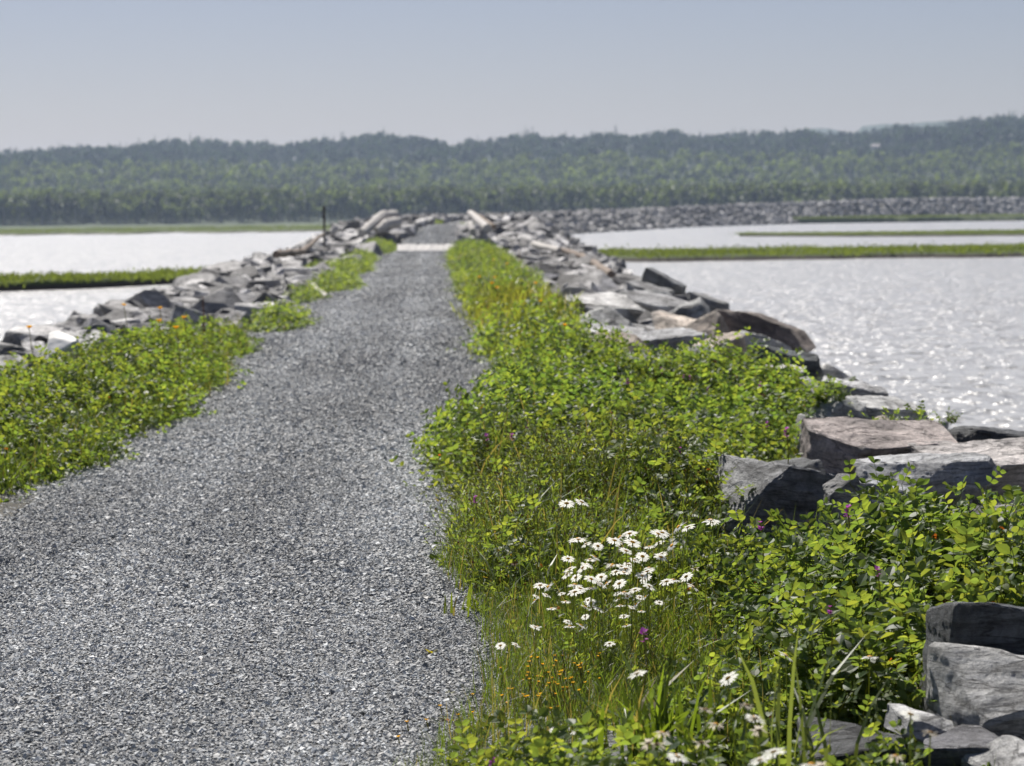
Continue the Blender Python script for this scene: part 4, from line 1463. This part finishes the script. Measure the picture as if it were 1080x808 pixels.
def small_flower(kind, seed):
    random.seed(seed)
    root = link({'yellow': 'hawkweed', 'trefoil': 'trefoil_flower', 'purple': 'pea_flower'}[kind], None)
    H = {'yellow': .3, 'trefoil': .1, 'purple': .16}[kind]
    V, F = tube([(0, 0, 0), (.01, .01, H * .5), (0, .01, H)], [.0022, .002, .002], 4)
    if kind == 'yellow': V, F = tube([(0, 0, 0), (.02, .01, H * .5), (0, .01, H)], [.0022, .002, .002], 4)
    link('stem', np_mesh('stem', V, F, M['leaf'], np.tile((.09, .11, .04), (len(V), 1))), root)
    g = Geo(); top = np.array((0, .01, H))
    if kind == 'yellow':
        n, L, W, mat = 14, .022, .012, M['yellow']
    elif kind == 'trefoil':
        n, L, W, mat = 6, .009, .008, M['yellow']
    else:
        n, L, W, mat = 8, .017, .015, M['purple']
    for i in range(n):
        a = i * 2.4; d = np.array([math.cos(a), math.sin(a), random.uniform(.1, 1.0) if kind != 'yellow' else random.uniform(.5, 1.3)])
        lv, lf = leaflet(L * random.uniform(.8, 1.1), W, 2, .3, 0)
        off = np.array([0, 0, random.uniform(-.03, 0)]) if kind == 'purple' else 0
        g.add(lv @ basis(d, np.array([0, 0, 1.])).T + top + off, lf, (1, 1, 1))
    v, f, c = g.arr(); link('petals', np_mesh('petals', v, f, mat, np.tile((.42, .09, .42) if kind == 'purple' else (.92, .56, .015), (len(v), 1))), root)
    return root, H


used2 = {}


def flowers(kind, spots, cat):
    protos = [small_flower(kind, 30 + i) for i in range(3)]
    for k, (u, v, z, s, lab, grp) in enumerate(spots):
        pr, H = protos[k % 3]
        p = at_z(u, v, z) if not isinstance(z, tuple) else at_y(u, v, z[0])
        put(pr, (p.x, p.y, p.z - H * s), s, lab, cat, grp)
        random.seed(k + 900)


Lz, Rz = (0, 300, 4.49), (470, 240, 5.05)
sp = []
for zx, zy in [(132, 210), (590, 102), (755, 118), (875, 162), (828, 210), (755, 178)]:
    sp.append((zx / 4.49, 300 + zy / 4.49, .66, 1.9, 'yellow flower on a thin stem above the left pea mat and rocks', 'yellow flowers over the left mat'))
for zx, zy in [(255, 175), (325, 195), (180, 268), (262, 270), (245, 300), (275, 325), (505, 397), (480, 300), (630, 525)]:
    sp.append((470 + zx / 5.05, 240 + zy / 5.05, .66, 1.9 if zy < 390 else 1.5, 'yellow orange flower standing in the far strip right of the path', 'yellow flowers of the far right strip'))
flowers('yellow', sp, 'flower')
sp = []
for zx, zy, s in [(608, 70, 1.6), (490, 128, 1.6), (415, 150, 1.3), (565, 180, 1.3), (410, 225, 1.2), (440, 195, 1), (450, 355, 1.2), (440, 350, 1), (330, 355, 1.2), (275, 650, 1), (705, 665, 1), (795, 60, 1), (770, 85, 1), (1000, 90, 1.3), (1040, 12, 1), (515, 300, 1)]:
    sp.append((440 + zx / 4.49, 380 + zy / 4.49, .36 if zy < 500 else .33, s, 'small purple pea flower in the left half of the pea mat right of the path', 'purple flowers, left half of the right mat'))
for zx, zy, s in [(228, 102, 1.2), (352, 130, 1.3), (190, 180, 1.3), (457, 160, 1), (485, 165, 1), (570, 222, 1), (820, 195, 1.1), (845, 385, 1), (945, 418, 1.6), (440, 505, 1.1), (355, 450, 1)]:
    sp.append((620 + zx / 4.49, 360 + zy / 4.49, .4, s, 'small purple pea flower in the rock side half of the pea mat', 'purple flowers, rock side of the right mat'))
for u, v, s, lab in [(895, 536, 1.5, 'bright magenta flower cluster beside the small upright pale stone'), (803, 551, 1.2, 'pale purple flower on the sprig before the big shaded boulder'),
                     (678, 667, 1.1, 'pinkish purple flower at the lower right of the daisies'), (518, 802, 1.1, 'magenta flower pair at the bottom left corner of the plants'),
                     (877, 640, .9, 'tiny pink flower in the middle of the lower right leaves'), (927, 600, 1.0, 'pink and violet flower in the upper part of the lower right leaves')]:
    sp.append((u, v, .42 if u > 640 else .2, s, lab, 'single purple flowers near the camera'))
flowers('purple', sp, 'flower')
random.seed(4)
sp = []
for k in range(64):
    u = random.gauss(582, 26); v = random.gauss(714, 16)
    sp.append((u, v, random.uniform(.07, .16), random.uniform(.65, 1.0), 'tiny yellow trefoil flower in the thin grass below the daisies', 'tiny yellow flowers below the daisies'))
for u, v in [(466, 745), (451, 760), (482, 755), (497, 733), (500, 752), (421, 778), (552, 733), (430, 762)]:
    sp.append((u, v, .05, 1.0, 'tiny yellow flower scattered on the gravel edge', 'tiny yellow flowers on the gravel edge'))
flowers('trefoil', sp, 'flower')

# dry dock stalks
for u, v0, v1, Y, w, lab in ((215, 313, 372, 27, .022, 'rusty brown dry stalk standing over the left pea mat'), (577, 350, 395, 24, .012, 'left one of two thin brown stalks in the far right strip'),
                          (595, 345, 392, 24, .012, 'right one of two thin brown stalks in the far right strip'), (548, 263, 290, 60, .03, 'reddish seed stalk far off in the right hand strip'),
                          (776, 570, 690, 8.0, .003, 'dark thin stem rising right of the daisies')):
    a = at_y(u, v1, Y); b = at_y(u, v0, Y); H = b.z - a.z
    random.seed(int(u)); g = Geo()
    V, F = tube([(0, 0, 0), (.01, 0, H * .5), (0, 0, H)], [w * .3, w * .25, w * .15], 4); g.add(V, F, (1, 1, 1))
    if w > .005:
        for i in range(60):
            z = H * random.uniform(.35, 1); q = (1, 1, 1)
            lv, lf = leaf4(w * .9, w * .5); d = jit(1.)
            g.add(lv @ basis(d, jit(1.)).T + np.array([0, 0, z]), lf, q)
    V, F, C = g.arr()
    link('dry_stalk', np_mesh('dry_stalk', V, F, M['stalk']), label=lab, cat='stalk', group='dry brown stalks', loc=a)

# ------------------------------------------------------------------ haze
bm = bmesh.new(); bmesh.ops.create_cube(bm, size=1)
for v in bm.verts:
    v.co = Vector((v.co.x * 7400, 2350 + v.co.y * 6100, 60 + v.co.z * 130))
me = bpy.data.meshes.new('haze'); bm.to_mesh(me); bm.free()
hm = bpy.data.materials.new('haze'); hm.use_nodes = True; nt = hm.node_tree; nt.nodes.clear()
out = nt.nodes.new('ShaderNodeOutputMaterial'); pv = nt.nodes.new('ShaderNodeVolumePrincipled')
pv.inputs['Color'].default_value = (.6, .75, 1, 1); pv.inputs['Density'].default_value = .00013; pv.inputs['Anisotropy'].default_value = .3
nt.links.new(pv.outputs[0], out.inputs['Volume']); me.materials.append(hm)
link('haze', me, kind='stuff')

# ------------------------------------------------------------------ light
SAZ, SEL = R(-17), R(50)
w = bpy.data.worlds.new('World'); scene.world = w; w.use_nodes = True
nt = w.node_tree; bg = nt.nodes['Background']
sky = nt.nodes.new('ShaderNodeTexSky'); sky.sky_type = 'NISHITA'; sky.sun_disc = False
sky.sun_elevation = SEL; sky.sun_rotation = SAZ; sky.altitude = 0; sky.air_density = .9; sky.dust_density = .6; sky.ozone_density = 1.5
nt.links.new(mix(nt, 1.0, sky.outputs[0], (.88, .79, .86), 'MULTIPLY'), bg.inputs['Color']); bg.inputs['Strength'].default_value = .05
sl = bpy.data.lights.new('sun', 'SUN'); sl.energy = 5.0; sl.angle = R(.5); sl.color = (1, .95, .88)
so = bpy.data.objects.new('sun', sl); COL.objects.link(so)
sd = Vector((math.sin(SAZ) * math.cos(SEL), math.cos(SAZ) * math.cos(SEL), math.sin(SEL)))
so.rotation_euler = sd.to_track_quat('Z', 'Y').to_euler()

# ------------------------------------------------------------------ camera
cd = bpy.data.cameras.new('camera'); cam = bpy.data.objects.new('camera', cd); COL.objects.link(cam)
cd.sensor_width = 36; cd.lens = 36 * FPX / 1080; cd.clip_start = .1; cd.clip_end = 20000
cam.matrix_world = Matrix(((rt.x, up.x, -fwd.x, CAM.x), (rt.y, up.y, -fwd.y, CAM.y), (rt.z, up.z, -fwd.z, CAM.z), (0, 0, 0, 1)))
cd.dof.use_dof = True; cd.dof.focus_distance = 9.3; cd.dof.aperture_fstop = 5.4
scene.camera = cam
scene.view_settings.view_transform = 'Standard'; scene.view_settings.look = 'None'
scene.view_settings.exposure = .5; scene.view_settings.gamma = 1
cy = scene.cycles
cy.max_bounces = 8; cy.transmission_bounces = 4; cy.diffuse_bounces = 3; cy.glossy_bounces = 3; cy.volume_bounces = 0; cy.transparent_max_bounces = 6
cy.caustics_reflective = False; cy.caustics_refractive = False
cy.sample_clamp_indirect = 6
cy.use_denoising = True
print('faces', sum(len(o.data.polygons) for o in scene.objects if o.type == 'MESH'))
